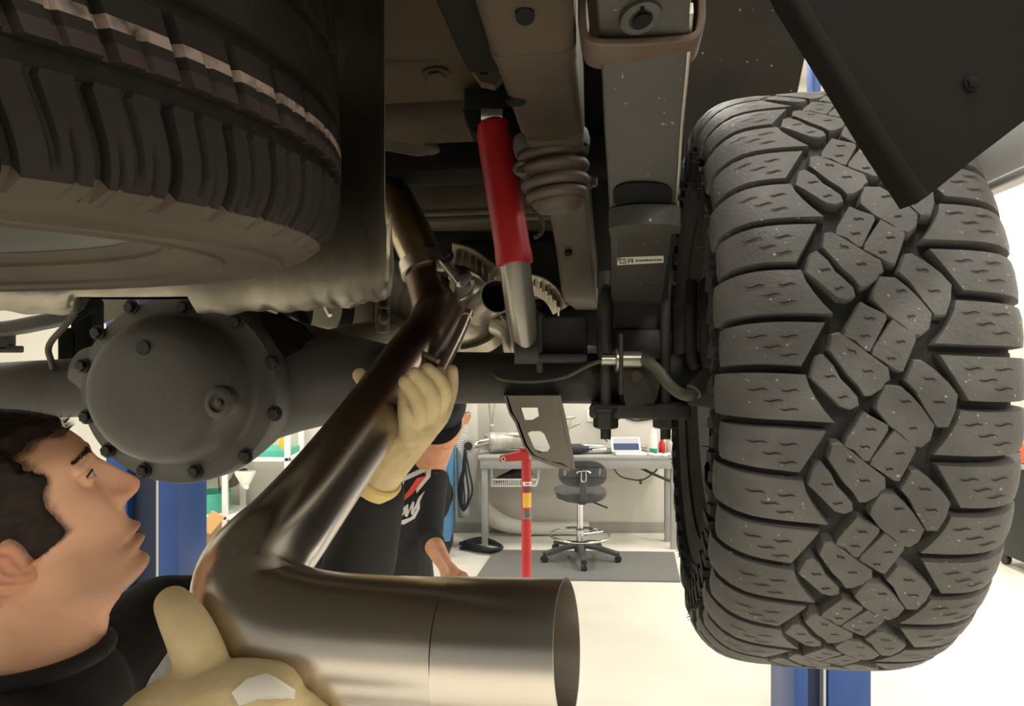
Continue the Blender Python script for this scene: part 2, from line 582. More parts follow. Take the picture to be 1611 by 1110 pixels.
for dx in (-0.01, 0.04):
    part('plug', MB().box(P(934, 650 + dx * 200, YB - 0.03) + Vector((dx, 0, 0)), (0.035, 0.05, 0.03), bev=0.008), M['blackpl'] if dx > 0 else M['white'], ot)
solo('power_cord', MB().tube(cat([P(935, 652, 7.34), P(942, 668, 7.33), P(951, 688, 7.3), P(955, 694, 7.25)], 5), 0.008, 8).tube(cat([P(941, 656, 7.34), P(948, 672, 7.33), P(960, 692, 7.3)], 5), 0.006, 8),
     M['cord'], 'dark power cords running from the wall outlet down to the bench', 'cord', P(935, 652, 7.34))
wc = MB()
for k in range(4):
    wc.tube(cat([P(986 + 14 * j, 655 + 2.6 * math.sin(j * 2 + k * 1.7) + k * 1.5, 7.39) for j in range(5)], 5), 0.007, 6)
solo('wire_bundle', wc, M['ribdark'], 'bundle of dark wires clipped along the wall above the aerosol can', 'wires', P(1010, 656, 7.36))

# ---- the stool
ST = thing('drafting_stool', 'dark grey work stool with a chrome foot ring on the mat', 'stool', (0.625, 6.42, 0))
cx, cy = 0.625, 6.42
seat = MB()
bm = bmesh.new()
N = 20
vs = {}
for i in range(N + 1):
    for j in range(N + 1):
        u = -1 + 2 * i / N; w = -1 + 2 * j / N
        q = max(abs(u), abs(w))
        L = (abs(u) ** 4 + abs(w) ** 4) ** 0.25
        s_ = q / L if L > 0 else 1
        x = u * s_ * 0.235; y = w * s_ * 0.215
        edge = max(0, (max(abs(u), abs(w)) - 0.75) / 0.25)
        z = 0.655 + 0.018 * abs(u) ** 2 - 0.028 * edge ** 2
        vs[i, j, 0] = bm.verts.new((cx + x, cy + y, z))
        vs[i, j, 1] = bm.verts.new((cx + x * 0.93, cy + y * 0.93, 0.57 + 0.02 * abs(u) ** 2 - 0.02 * (1 - abs(u)) * 0.5))
for i in range(N):
    for j in range(N):
        bm.faces.new([vs[i, j, 0], vs[i + 1, j, 0], vs[i + 1, j + 1, 0], vs[i, j + 1, 0]])
        bm.faces.new([vs[i, j, 1], vs[i, j + 1, 1], vs[i + 1, j + 1, 1], vs[i + 1, j, 1]])
for i in range(N):
    for (a, b) in (((i, 0), (i + 1, 0)), ((i + 1, N), (i, N)), ((0, i + 1), (0, i)), ((N, i), (N, i + 1))):
        bm.faces.new([vs[a[0], a[1], 0], vs[b[0], b[1], 0], vs[b[0], b[1], 1], vs[a[0], a[1], 1]])
seat.frombm(bm)
part('seat', seat, M['chairpu'], ST, ang=60)
def bkpt(a, z):                                  # curved back plate
    return Vector((cx + a, cy - 0.21 - 0.06 * (1 - (a / 0.21) ** 2), z))
bo = []
for k in range(40):
    t = 2 * PI * k / 40
    c_, s_ = math.cos(t), math.sin(t)
    x = 0.212 * math.copysign(abs(c_) ** 0.6, c_) * (1.0 if s_ < 0 else 0.86 + 0.14 * (1 - abs(s_)))
    z = 0.835 + 0.115 * math.copysign(abs(s_) ** 0.7, s_)
    bo.append((x, z))
holes = [[(sx * 0.155 + 0.016 * math.cos(t), 0.845 + 0.04 * math.sin(t)) for t in [2 * PI * k / 12 for k in range(12)]] for sx in (-1, 1)]
bmk = MB().plate([Vector((a, 0, z)) for a, z in bo], (0, 0.05, 0), [[Vector((a, 0, z)) for a, z in h] for h in holes])
bmk.v = [Vector((cx + v.x, cy - 0.27 + v.y + 0.8 * v.x ** 2, v.z)) for v in bmk.v]
part('backrest', bmk, M['chairpu'], ST, ang=50)
part('back_bar', MB().sweep(cat([(cx, cy - 0.29, 0.86), (cx, cy - 0.29, 0.74), (cx, cy - 0.285, 0.62), (cx, cy - 0.2, 0.56), (cx, cy, 0.55)], 5), XX, rrect(0.032, 0.01, 0.008)), M['chairpu'], ST)
part('back_latch', MB().tube(cat([(cx - 0.06, cy - 0.3, 0.85), (cx - 0.03, cy - 0.305, 0.87), (cx + 0.03, cy - 0.305, 0.87), (cx + 0.06, cy - 0.3, 0.85)], 5), 0.009, 8).tube(cat([(cx - 0.02, cy - 0.305, 0.86), (cx - 0.02, cy - 0.305, 0.79), (cx, cy - 0.305, 0.775), (cx + 0.02, cy - 0.305, 0.79), (cx + 0.02, cy - 0.305, 0.86)], 5), 0.006, 8), M['chrome'], ST)
part('lever', MB().tube([(cx + 0.08, cy - 0.05, 0.555), (cx + 0.24, cy - 0.1, 0.5)], 0.008, 8), M['blackpl'], ST)
part('column', MB().lathe([(0.045, 0.53), (0.045, 0.56), (0.03, 0.56), (0.03, 0.3), (0.036, 0.3), (0.036, 0.1)][::-1], (cx, cy, 0), UP, 20), M['chrome'], ST)
fring = MB()
fring.tube([(cx + 0.27 * math.cos(2 * PI * k / 48), cy + 0.27 * math.sin(2 * PI * k / 48), 0.23) for k in range(49)], 0.013, 10)
for k in range(3):
    a = 2 * PI * k / 3 + 0.5
    fring.tube([(cx, cy, 0.235), (cx + 0.27 * math.cos(a), cy + 0.27 * math.sin(a), 0.23)], 0.009, 8)
part('foot_ring', fring, M['chrome'], ST)
bs = MB().lathe([(0.05, 0.08), (0.055, 0.1), (0.05, 0.17), (0.036, 0.18)], (cx, cy, 0), UP, 20)
cas = []
for k in range(5):
    a = 2 * PI * k / 5 - PI / 2
    e = Vector((cx + 0.35 * math.cos(a), cy + 0.35 * math.sin(a), 0.085))
    bs.sweep([(cx, cy, 0.14), ((cx + e.x) / 2, (cy + e.y) / 2, 0.125), e], Vector((-math.sin(a), math.cos(a), 0)), rrect(0.028, 0.02, 0.01))
    cas.append((e, a))
part('base', bs, M['chairpu'], ST)
for e, a in cas:
    sd = Vector((-math.sin(a), math.cos(a), 0))
    cb = MB()
    for s_ in (-1, 1):
        cb.lathe([(0.012, -0.009), (0.03, -0.009), (0.032, 0), (0.03, 0.009), (0.012, 0.009)], Vector((e.x, e.y, 0.042)) + sd * 0.014 * s_, sd, 18)
    cb.tube([(e.x, e.y, 0.1), (e.x, e.y, 0.045)], 0.012, 10)
    part('caster', cb, M['blackpl'], ST)

fm = MB().plate([Vector((-0.306, 5.87, 0.001)), Vector((1.395, 5.79, 0.001)), Vector((1.54, 6.64, 0.001)), Vector((-0.165, 6.72, 0.001))], (0, 0, 0.012))
solo('floor_mat', fm, M['mat'], 'grey anti fatigue mat on the floor under the stool', 'mat', (0.6, 6.2, 0.001))

# ---- the red pole stand
RS = thing('pole_jack', 'tall red under hoist pole stand with coloured labels in front of the bench', 'jack stand', (0.103, 5.0, 0))
rx, ry = 0.103, 5.0
part('base_plate', MB().box((rx, ry, 0.02), (0.34, 0.34, 0.04), bev=0.008), M['red'], RS)
part('pole', MB().lathe([(0.035, 0.03), (0.035, 1.13), (0.03, 1.135)], (rx, ry, 0), UP, 24), M['red'], RS)
part('ram', MB().lathe([(0.024, 1.1), (0.024, 1.22), (0, 1.22)], (rx, ry, 0), UP, 20), M['red'], RS)
part('saddle', MB().lathe([(0.024, 1.19), (0.05, 1.2), (0.055, 1.225), (0, 1.225)], (rx, ry, 0), UP, 20), M['red'], RS)
part('pump_arm', MB().plate([Vector((rx - 0.19, ry - 0.06, 1.13)), Vector((rx - 0.19, ry - 0.06, 1.172)), Vector((rx - 0.16, ry - 0.06, 1.178)), Vector((rx - 0.03, ry - 0.06, 1.205)), Vector((rx + 0.0, ry - 0.06, 1.2)), Vector((rx + 0.0, ry - 0.06, 1.12)), Vector((rx - 0.03, ry - 0.06, 1.14))], (0, 0.05, 0)), M['red'], RS)
part('pivot', MB().lathe([(0.009, 0), (0.018, 0), (0.018, 0.012), (0.009, 0.012)], (rx - 0.165, ry - 0.072, 1.152), YY, 16, close=True), M['castmetal'], RS)
for z0, z1, k in ((0.955, 0.985, 'white'), (0.915, 0.945, 'purple'), (0.8, 0.905, 'yellow'), (0.72, 0.79, 'greylab')):
    lb_ = MB().lathe([(0.0356, z0), (0.0356, z1)], (rx, ry, 0), UP, 16, arc=(-PI / 3, PI / 3), xd=Vector((0.25, -1, 0)))
    if k == 'white':
        for q in range(6):
            lb_.box((rx - 0.008 + 0.006 * q, ry - 0.0362, 0.97), (0.004, 0.001, 0.008 + 0.004 * (q % 2)), mi=1)
    if k == 'greylab':
        for q in range(4):
            lb_.box((rx + 0.004, ry - 0.0362, 0.78 - 0.014 * q), (0.034, 0.001, 0.004), mi=1)
    part('label', lb_, [M[k], M['blackpl']], RS, label=k.replace('greylab', 'grey') + ' label')

# ---- machine, hoses and ducts left of the bench
BC = thing('machine_cabinet', 'light blue machine cabinet behind the man in the cap', 'cabinet', (-0.9, 6.6, 0))
part('body', MB().box((-0.91, 6.75, 0.59), (0.68, 0.6, 0.86), bev=0.012), M['cabblue'], BC)
part('base', MB().box((-0.91, 6.75, 0.08), (0.64, 0.56, 0.16), bev=0.01), M['blackpl'], BC)
part('handle', MB().tube(cat([(-0.78, 6.44, 1.0), (-0.78, 6.4, 0.98), (-0.78, 6.4, 0.83), (-0.78, 6.44, 0.81)], 4), 0.022, 10), M['steel'], BC)
part('control_panel', MB().lathe([(0.2, 0), (0.2, 0.02), (0, 0.02)], (-0.74, 6.452, 0.6), (0, -1, 0), 24), M['ribdark'], BC)
lp = MB()
for k in range(5):
    c0 = Vector((-0.74 + 0.015 * k, 6.3 + 0.02 * k, 0.66 - 0.01 * k))
    lp.tube([c0 + Vector((0.11 * math.sin(t), 0.01 * math.sin(3 * t), 0.24 * math.cos(t))) for t in [2 * PI * j / 30 for j in range(31)]], 0.018, 8)
solo('welding_cable', lp, M['ribdark'], 'coil of black welding cable hanging on the blue cabinet', 'cable', (-0.74, 6.3, 0.9))
solo('torch_strap', MB().sweep([P(677, 830, 6.3), P(683, 815, 6.3), P(687, 800, 6.3)], XX, rrect(0.02, 0.006, 0.004)), M['orange'], 'bright red strap dangling below the black cable coil', 'strap', P(683, 815, 6.3))
hs = MB()
hp = cat([Vector((-0.48, 6.95, 1.9)), Vector((-0.48, 6.95, 1.3)), Vector((-0.5, 6.9, 0.9)), Vector((-0.48, 6.85, 0.45)), Vector((-0.47, 6.85, 0.3))], 40)
hs.tube(hp, [0.05 + 0.006 * (k % 2) for k in range(len(hp))], 14)
solo('ribbed_hose', hs, M['hose'], 'pale grey ribbed exhaust hose hanging down left of the bench', 'hose', hp[0], ang=60)
bl = MB()
for k in range(3):
    bl.tube(cat([P(731, 706, 6.72), P(728 + 5 * k, 740, 6.72), P(731 + 6 * k, 785 - 6 * k, 6.72), P(729, 803, 6.72), P(727 - 3 * k, 770, 6.72), P(733, 720, 6.72), P(731, 706, 6.72)], 8), 0.009, 8)
solo('cable_loop', bl, M['ribdark'], 'loops of thin black cable hung from the muffler flange', 'cable', P(731, 706, 6.72))
fl = MB()
for k in range(3):
    fl.tube(cat([Vector((-0.5 + 0.02 * k, 6.75, 0.02 + 0.03 * k)), Vector((-0.2, 6.62 - 0.03 * k, 0.02 + 0.02 * k)), Vector((-0.1, 6.8, 0.02)), Vector((-0.3, 6.95, 0.02 + 0.02 * k)), Vector((-0.52, 6.9, 0.02))], 8), 0.016, 8)
solo('floor_cable', fl, M['ribdark'], 'dark hoses coiled on the floor by the left bench legs', 'hose', (-0.3, 6.8, 0.01))
wd = MB()
wdp = cat([(-0.46, 7.24, 1.6, 0.10), (-0.46, 7.24, 1.0, 0.11), (-0.44, 7.24, 0.6, 0.115), (-0.36, 7.24, 0.34, 0.11), (-0.16, 7.25, 0.17, 0.09), (0.1, 7.27, 0.09, 0.07), (0.5, 7.29, 0.075, 0.065), (0.8, 7.29, 0.075, 0.065)], 6)
wd.tube([p[:3] for p in wdp], [p[3] for p in wdp], 22)
solo('duct_pipe', wd, M['duct'], 'fat white duct bending down to the floor behind the bench', 'duct', (-0.36, 7.2, 0.05), ang=60)

# ---- shelves at the back left
SH = thing('shelf_rack', 'white shelf rack at the back wall beyond the blue post', 'shelf', (-2.9, 7.05, 0))
for x in (-3.27, -2.81, -2.2):
    for y in (6.85, 7.3):
        part('post', MB().box((x, y, 0.62), (0.05, 0.05, 1.24), bev=0.005), M['white'], SH)
for z in (0.29, 0.86):
    part('shelf_board', MB().box((-2.735, 7.075, z), (1.12, 0.5, 0.04), bev=0.005), M['white'], SH)
tbn = thing('tub', 'round teal plastic tub on the lower shelf of the white rack', 'tub', (-3.03, 7.05, 0.31))
part('body', MB().lathe([(0.17, 0.0), (0.185, 0.18), (0.19, 0.185), (0.19, 0.195), (0.178, 0.195), (0.165, 0.012), (0, 0.012)], (-3.03, 7.05, 0.31), UP, 32), M['teal'], tbn)
part('wire_handle', MB().tube(cat([(-3.1, 7.05, 0.5), (-3.1, 7.05, 0.7), (-3.09, 7.05, 0.82)], 4), 0.006, 8).tube(cat([(-2.95, 7.05, 0.5), (-2.96, 7.05, 0.66), (-2.98, 7.05, 0.82)], 4), 0.006, 8), M['ribdark'], tbn)
bx = thing('cardboard_box', 'open cardboard box on the floor under the teal tub', 'box', (-2.95, 6.8, 0))
part('body', MB().box((-3.0, 6.98, 0.14), (0.45, 0.3, 0.25), bev=0.004), M['cardd'], bx)
part('flap', MB().plate([P(333, 803, 6.7), P(354, 813, 6.7), P(331, 840, 6.78), P(312, 832, 6.78)], (0, 0.006, 0.002)), M['card'], bx, label='pale raised flap')
vs_ = thing('bench_vise', 'small grey vise with a white hopper on the upper shelf', 'vise', P(375, 760, 6.95))
part('body', MB().limb([(P(352, 766, 6.95), 0.03), (P(368, 758, 6.95), 0.045), (P(374, 748, 6.95), 0.05), (P(384, 742, 6.95), 0.04)]), M['cord'], vs_)
part('hopper', MB().lathe([(0.02, 0), (0.1, 0.15), (0.1, 0.17)], P(386, 768, 6.9), UP, 20), M['white'], vs_)
part('knob', MB().ball(P(388, 766, 6.84), 0.022), M['white'], vs_)
solo('parts_tray', MB().box((-2.45, 7.05, 0.915), (0.5, 0.4, 0.07), rot=(XX, YY, UP), bev=0.01), M['teal'], 'teal parts tray on the upper shelf of the white rack', 'tray', (-2.45, 7.05, 0.88))
solo('yellow_bottle', MB().lathe([(0.05, 0), (0.052, 0.14), (0.02, 0.2), (0.02, 0.24), (0, 0.24)], (-2.27, 6.98, 0.95), UP, 20), M['yellow'], 'yellow bottle standing in the teal tray', 'bottle', (-2.27, 6.98, 0.95))

# ---- cart at the right edge
CT = thing('tool_cart', 'dark tool cart by the right wall beyond the big tyre', 'cart', (4.7, 6.0, 0))
part('body', MB().box((4.72, 6.1, 0.5), (0.66, 0.5, 0.8), bev=0.01), M['ribdark'], CT)
part('worktop', MB().box((4.72, 6.1, 0.92), (0.7, 0.54, 0.04), bev=0.006), M['bench'], CT)
for x in (4.45, 4.98):
    for y in (5.9, 6.3):
        part('caster', MB().lathe([(0.05, -0.02), (0.05, 0.02), (0, 0.02)], (x, y, 0.05), XX, 16), M['blackpl'], CT)
solo('orange_bin', MB().box((4.5, 6.05, 1.03), (0.2, 0.25, 0.18), bev=0.02), M['orange'], 'small orange bin on the cart at the right wall', 'bin', (4.5, 6.05, 0.94))

# ---- the two blue lift posts
def lift_post(px0, px1, d, flip, label):
    xl = (px0 - 805.5) / FPX * d; xr = (px1 - 805.5) / FPX * d
    T = thing('lift_post', label, 'lift post', ((xl + xr) / 2, d, 0), 'posts of the vehicle lift')
    w = xr - xl
    H = 2.7
    h = MB()
    h.box(((xl + xl + w * 0.3) / 2, d + 0.15, H / 2), (w * 0.3, 0.3, H), bev=0.006) if not flip else h.box(((xl + w * 0.09), d + 0.15, H / 2), (w * 0.18, 0.3, H), bev=0.006)
    rx0 = xr - (w * 0.27 if not flip else w * 0.56)
    h.box(((rx0 + xr) / 2, d + 0.15, H / 2), (xr - rx0, 0.3, H), bev=0.006)
    part('column', h, M['liftblue'], T)
    lx = xl + (w * 0.3 if not flip else w * 0.18)
    part('channel', MB().box(((lx + rx0) / 2, d + 0.17, H / 2), (rx0 - lx + 0.004, 0.24, H - 0.01)), M['liftnavy'], T)
    part('edge_strip', MB().box((rx0 - 0.012, d + 0.035, H / 2), (0.012, 0.05, H - 0.02)), M['striplight'], T)
    part('foot', MB().box(((xl + xr) / 2, d + 0.15, 0.01), (w + 0.2, 0.5, 0.02), bev=0.004), M['liftblue'], T)
    if flip:
        mx_ = (1295 - 805.5) / FPX * d
        part('mast', MB().box((mx_, d + .1, 3.3), (.045, .06, 1.3), bev=.006), M['liftblue'], T)
lift_post(166, 281, 3.2, False, 'blue lift post behind the face of the man on the left')
lift_post(1250, 1371, 3.2, True, 'blue lift post below and behind the big right tyre')
# =================================================================== the truck overhead
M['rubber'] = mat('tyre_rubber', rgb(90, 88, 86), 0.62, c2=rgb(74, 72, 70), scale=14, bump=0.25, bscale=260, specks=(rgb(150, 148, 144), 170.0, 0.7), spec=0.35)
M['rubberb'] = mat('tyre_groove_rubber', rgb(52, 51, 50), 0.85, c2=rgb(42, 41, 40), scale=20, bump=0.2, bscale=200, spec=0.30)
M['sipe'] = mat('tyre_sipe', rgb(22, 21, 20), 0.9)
M['spare'] = mat('spare_rubber', rgb(37, 34, 32), 0.5, c2=rgb(30, 27, 25), scale=9, bump=0.15, bscale=150, spec=0.05)
M['sidewall'] = mat('dusty_sidewall', rgb(76, 69, 59), 0.7, c2=rgb(64, 57, 48), scale=6, bump=0.1, spec=0.20)
M['stripe'] = mat('spare_paint_stripe', rgb(128, 112, 106), 0.7, c2=rgb(44, 40, 37), scale=60, contrast=(0.45, 0.7), spec=0.15)
M['sparepink'] = mat('spare_chalk_band', rgb(52, 42, 39), 0.7, c2=rgb(42, 37, 34), scale=40, spec=0.15)
M['rimgrey'] = mat('steel_rim', rgb(66, 66, 63), 0.55, 0.2, c2=rgb(70, 68, 64), scale=8)
M['shield'] = mat('shield_metal', rgb(150, 144, 132), 0.36, 0.85, c2=rgb(122, 116, 104), scale=9, bump=0.12, bscale=60, rvar=0.12)
M['diff'] = mat('differential_paint', rgb(84, 82, 78), 0.5, 0.1, c2=rgb(74, 72, 68), scale=5, bump=0.12, bscale=90)
M['axle'] = mat('axle_paint', rgb(70, 68, 64), 0.55, 0.1, c2=rgb(56, 54, 50), scale=7, bump=0.15, bscale=70, spec=0.35)
M['bolt'] = mat('dark_bolt', rgb(46, 45, 43), 0.5, 0.4)
M['underbody'] = mat('underbody_primer', rgb(78, 65, 46), 0.6, c2=rgb(58, 48, 35), scale=3, bump=0.08, spec=0.25)
M['dark'] = mat('undercoating_and_shade', rgb(34, 33, 31), 0.8, c2=rgb(26, 25, 24), scale=6, bump=0.1, spec=0.05)  # also paints the shaded gaps beside the frame rail
M['frame'] = mat('frame_wax', rgb(74, 64, 51), 0.5, 0.1, c2=rgb(54, 46, 37), scale=5, bump=0.12, bscale=50, spec=0.25)
M['framew'] = mat('frame_weathered', rgb(82, 74, 61), 0.6, 0.1, c2=rgb(62, 55, 45), scale=7, bump=0.1, spec=0.30)
M['spring'] = mat('spring_paint', rgb(72, 71, 67), 0.5, 0.1, c2=rgb(62, 60, 56), scale=4, bump=0.1, bscale=70, specks=(rgb(170, 165, 150), 130.0, 0.72), spec=0.30)
M['rust'] = mat('rusty_strap', rgb(88, 75, 62), 0.65, 0.1, c2=rgb(80, 61, 46), scale=14, bump=0.15)
M['shockred'] = mat('shock_red', rgb(168, 30, 34), 0.4, c2=rgb(148, 24, 28), scale=8, bump=0.03)
M['shocksilver'] = mat('shock_silver', rgb(188, 184, 172), 0.3, 0.7, c2=rgb(160, 156, 144), scale=6)
M['bumprub'] = mat('bump_stop_rubber', rgb(88, 76, 66), 0.6, c2=rgb(70, 58, 50), scale=9)
M['pipe'] = mat('exhaust_steel', rgb(214, 208, 200), 0.27, 1.0, c2=rgb(198, 190, 180), scale=2.5, detail=2, rvar=0.05)
M['pipeold'] = mat('old_exhaust_steel', rgb(196, 180, 150), 0.28, 1.0, c2=rgb(140, 122, 96), scale=9, rvar=0.1)
M['alu'] = mat('cast_aluminium', rgb(180, 172, 156), 0.36, 0.75, c2=rgb(140, 132, 116), scale=10, bump=0.1, bscale=60)
M['rod'] = mat('hanger_rod', rgb(200, 190, 168), 0.3, 0.9)
M['hosebr'] = mat('brake_hose', rgb(88, 84, 74), 0.6)
M['flap'] = mat('mud_flap_plastic', rgb(32, 31, 30), 0.6, c2=rgb(27, 26, 25), scale=4, bump=0.06, spec=0.05)
M['bodyside'] = mat('bed_side_paint', rgb(196, 196, 194), 0.4)
M['liner'] = mat('liner_undercoat', rgb(38, 35, 30), 0.75, c2=rgb(29, 27, 23), scale=5, bump=0.2, bscale=40, specks=(rgb(180, 170, 140), 70.0, 0.72), spec=0.05)
M['sticker'] = mat('sticker', rgb(206, 202, 190), 0.5)
M['ink'] = mat('ink_and_shade', rgb(26, 26, 25), 0.8, spec=.1)  # also paints the shaded recess on the leaf spring
M['hangbr'] = mat('bracket_grey', rgb(150, 144, 132), 0.5, 0.1, c2=rgb(128, 122, 110), scale=8, bump=0.1)
M['tank'] = mat('fuel_tank_shield', rgb(150, 144, 130), 0.45, 0.5, c2=rgb(122, 116, 102), scale=5, bump=0.06)

TC = Vector((0.431, 1.105, 1.863))               # centre of the big tyre
def AX(t):
    p = TC - RV * t
    return Vector((p.x, p.y, 1.858))


# ---- tyres -------------------------------------------------------------
class Prof:                                      # tyre cross section by arc length from the crown
    def __init__(s, pts):
        s.p = cat([(-pts[1][0], pts[1][1])] + pts, 8)[8:]
        s.L = [0]
        for a, b in zip(s.p, s.p[1:]):
            s.L.append(s.L[-1] + math.hypot(a[0] - b[0], a[1] - b[1]))

    def at(s, t):                                # (lateral, radius, normal lateral, normal radial)
        sg = -1 if t < 0 else 1
        t = min(abs(t), s.L[-1] - 1e-6)
        for i in range(len(s.L) - 1):
            if t <= s.L[i + 1]:
                break
        k = (t - s.L[i]) / max(1e-9, s.L[i + 1] - s.L[i])
        a, b = s.p[i], s.p[i + 1]
        dv, dr = b[0] - a[0], b[1] - a[1]
        l = math.hypot(dv, dr)
        return sg * (a[0] + dv * k), a[1] + dr * k, sg * -dr / l, dv / l


def tyre_map(org, axis, prof, e0, e1):
    def f(u, s, h=0.0):                          # u angle, s arc length, h height over the carcass
        v, r, nv, nr = prof.at(s)
        rad = e0 * math.cos(u) + e1 * math.sin(u)
        return org + axis * (v + nv * h) + rad * (r + nr * h)
    return f


MUD = Prof([(0, .408), (.05, .4075), (.095, .404), (.12, .395), (.137, .375), (.146, .345), (.147, .315), (.14, .28), (.125, .248), (.11, .226)])


def mud_tyre(org, axis):
    f = tyre_map(org, axis, MUD, -FW, UP)
    mb = MB()
    SL = MUD.L[-1]
    n = 144
    ss = [-SL + 2 * SL * k / 44 for k in range(45)]
    vs = [f(2 * PI * i / n, s) for i in range(n) for s in ss]
    fs = []
    m = len(ss)
    for i in range(n):
        for k in range(m - 1):
            j = (i + 1) % n
            fs.append((i * m + k, i * m + k + 1, j * m + k + 1, j * m + k))
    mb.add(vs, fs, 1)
    NP = 24
    per = 355.0
    du = 2 * PI / NP
    H = 0.0135

    def uv(x, y):                                # pattern drawing units -> (angle, arc length)
        return -(y / per) * du, (x - 738) / 810.0 * 0.262

    def block(poly, u0, flip=1):
        pts = [uv(x, y) for x, y in poly]
        cu = sum(p[0] for p in pts) / len(pts); cs = sum(p[1] for p in pts) / len(pts)
        top = [f(u0 + cu + (u - cu) * 1.02, cs + (s - cs) * 1.02, H) for u, s in pts]
        mid = [f(u0 + cu + (u - cu) * 1.06, cs + (s - cs) * 1.06, H - 0.0012) for u, s in pts]
        bot = [f(u0 + cu + (u - cu) * 1.12, cs + (s - cs) * 1.12, -0.001) for u, s in pts]
        k = len(pts)
        c = f(u0 + cu, cs, H + 0.0004)
        fs = []
        for i in range(k):
            j = (i + 1) % k
            fs += [(i, j, 3 * k), (k + i, k + j, j, i), (2 * k + i, 2 * k + j, k + j, k + i)]
        mb.add(top + mid + bot + [c], fs, 0)

    def wav(x0, y0, x1, y1, u0, w=3.2, k=5):     # a short wavy sipe
        a, b = [], []
        L = math.hypot(x1 - x0, y1 - y0)
        nx, ny = -(y1 - y0) / L, (x1 - x0) / L
        for i in range(k + 1):
            t = i / k
            o = 4.0 * math.sin(t * 2 * PI)
            ww = w * math.sin(PI * (0.1 + 0.8 * t))
            x = x0 + (x1 - x0) * t + nx * o; y = y0 + (y1 - y0) * t + ny * o
            a.append(uv(x + nx * ww, y + ny * ww)); b.append(uv(x - nx * ww, y - ny * ww))
        vs = [f(u0 + u, s, H + 0.0008) for u, s in a + b]
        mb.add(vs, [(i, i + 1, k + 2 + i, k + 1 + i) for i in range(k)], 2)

    polyA = [(553, 75), (572, 66), (600, 100), (618, 140), (640, 165), (664, 195), (668, 222), (646, 234), (618, 226), (560, 162), (536, 138)]
    polyB = [(600, 2), (622, -4), (660, 26), (700, 62), (752, 104), (756, 140), (742, 150), (736, 166), (706, 188), (686, 190), (668, 158), (640, 126), (612, 82), (592, 50)]
    polyC = [(686, 248), (704, 262), (752, 288), (754, 304), (704, 404), (690, 400), (664, 370), (634, 356), (640, 330)]
    polyD = [(774, 306), (800, 330), (832, 352), (834, 370), (796, 468), (782, 466), (738, 434), (712, 416), (716, 396)]
    def rot2(poly):                              # the same block turned half a turn
        return [(738 * 2 - x, 476 - y - 49 + 0) for x, y in poly]
    polyA2 = [(830, 86), (850, 84), (884, 112), (922, 152), (946, 188), (940, 238), (922, 286), (892, 286), (862, 236), (832, 176), (806, 146)]
    polyB2 = [(748, 164), (792, 168), (820, 196), (846, 228), (882, 284), (872, 330), (850, 352), (826, 348), (800, 320), (758, 284), (724, 236), (728, 210)]
    for p in range(NP):
        u0 = p * du + 0.13
        jit = 1
        for poly in (polyA, polyB, polyC, polyD, polyA2, polyB2):
            block(poly, u0)
        for (a, b, c, d) in ((572, 128, 606, 136), (610, 196, 640, 200), (640, 40, 664, 60), (680, 110, 712, 120), (690, 294, 722, 306), (676, 352, 706, 362),
                             (778, 372, 806, 380), (752, 424, 776, 434), (788, 206, 818, 214), (814, 290, 836, 298), (852, 132, 888, 146), (878, 206, 914, 216)):
            wav(a, b, c, d, u0)
        # shoulder lugs wrap over the shoulder: two per side and period
        for side in (-1, 1):
            for (ya, yb, inA, inB, out) in ((128, 282, 520, 604, 0.168), (312, 452, 580, 508, 0.156)) if side < 0 else ((62, 206, 902, 982, 0.168), (240, 380, 958, 888, 0.156)):
                ua, _ = uv(0, ya); ub, _ = uv(0, yb)
                rows = 4
                cols = 9
                sa = (inA - 738) / 810.0 * 0.262; sb = (inB - 738) / 810.0 * 0.262
                G = []
                for i in range(rows + 1):
                    t = i / rows
                    ss_ = sa + (sb - sa) * (t ** 1.5 if (sa < sb) == (side < 0) else t)
                    G.append([])
                    for k in range(cols + 1):
                        q = k / cols
                        s = ss_ + (side * out - ss_) * q
                        bow = 10 * math.sin(q * PI) / per * du * (1 if side < 0 else -1) * 0.6
                        G[-1].append((u0 + ua + (ub - ua) * t + bow, s))
                vs = []
                for i in range(rows + 1):
                    for k in range(cols + 1):
                        u, s = G[i][k]
                        hh = H + (0.0 if k < cols else -0.004) - (0.0011 if i in (0, rows) or k == 0 else 0)
                        vs.append(f(u, s, hh))
                W = cols + 1
                fs = [(i * W + k, i * W + k + 1, (i + 1) * W + k + 1, (i + 1) * W + k) for i in range(rows) for k in range(cols)]
                ring = [(0, k) for k in range(cols + 1)] + [(i, cols) for i in range(1, rows + 1)] + [(rows, k) for k in range(cols - 1, -1, -1)] + [(i, 0) for i in range(rows - 1, 0, -1)]
                cu = u0 + (ua + ub) / 2
                cs = (sa + sb) / 2
                b0 = len(vs)
                for i, k in ring:
                    u, s = G[i][k]
                    vs.append(f(cu + (u - cu) * 1.06, s + (0.003 * side if k == cols else (-0.002 * side if k == 0 else 0)), -0.001))
                L = len(ring)
                for a in range(L):
                    b = (a + 1) % L
                    fs.append((ring[a][0] * W + ring[a][1], ring[b][0] * W + ring[b][1], b0 + b, b0 + a))
                mb.add(vs, fs, 0)
                ym = (ya + yb) / 2
                xc = 738 + side * 300
                for dx, dy in ((-46, -30), (38, -28), (-6, 6), (36, 34)):
                    wav(xc + dx - 26, ym + dy, xc + dx + 26, ym + dy + 4, u0, 3.0, 6)
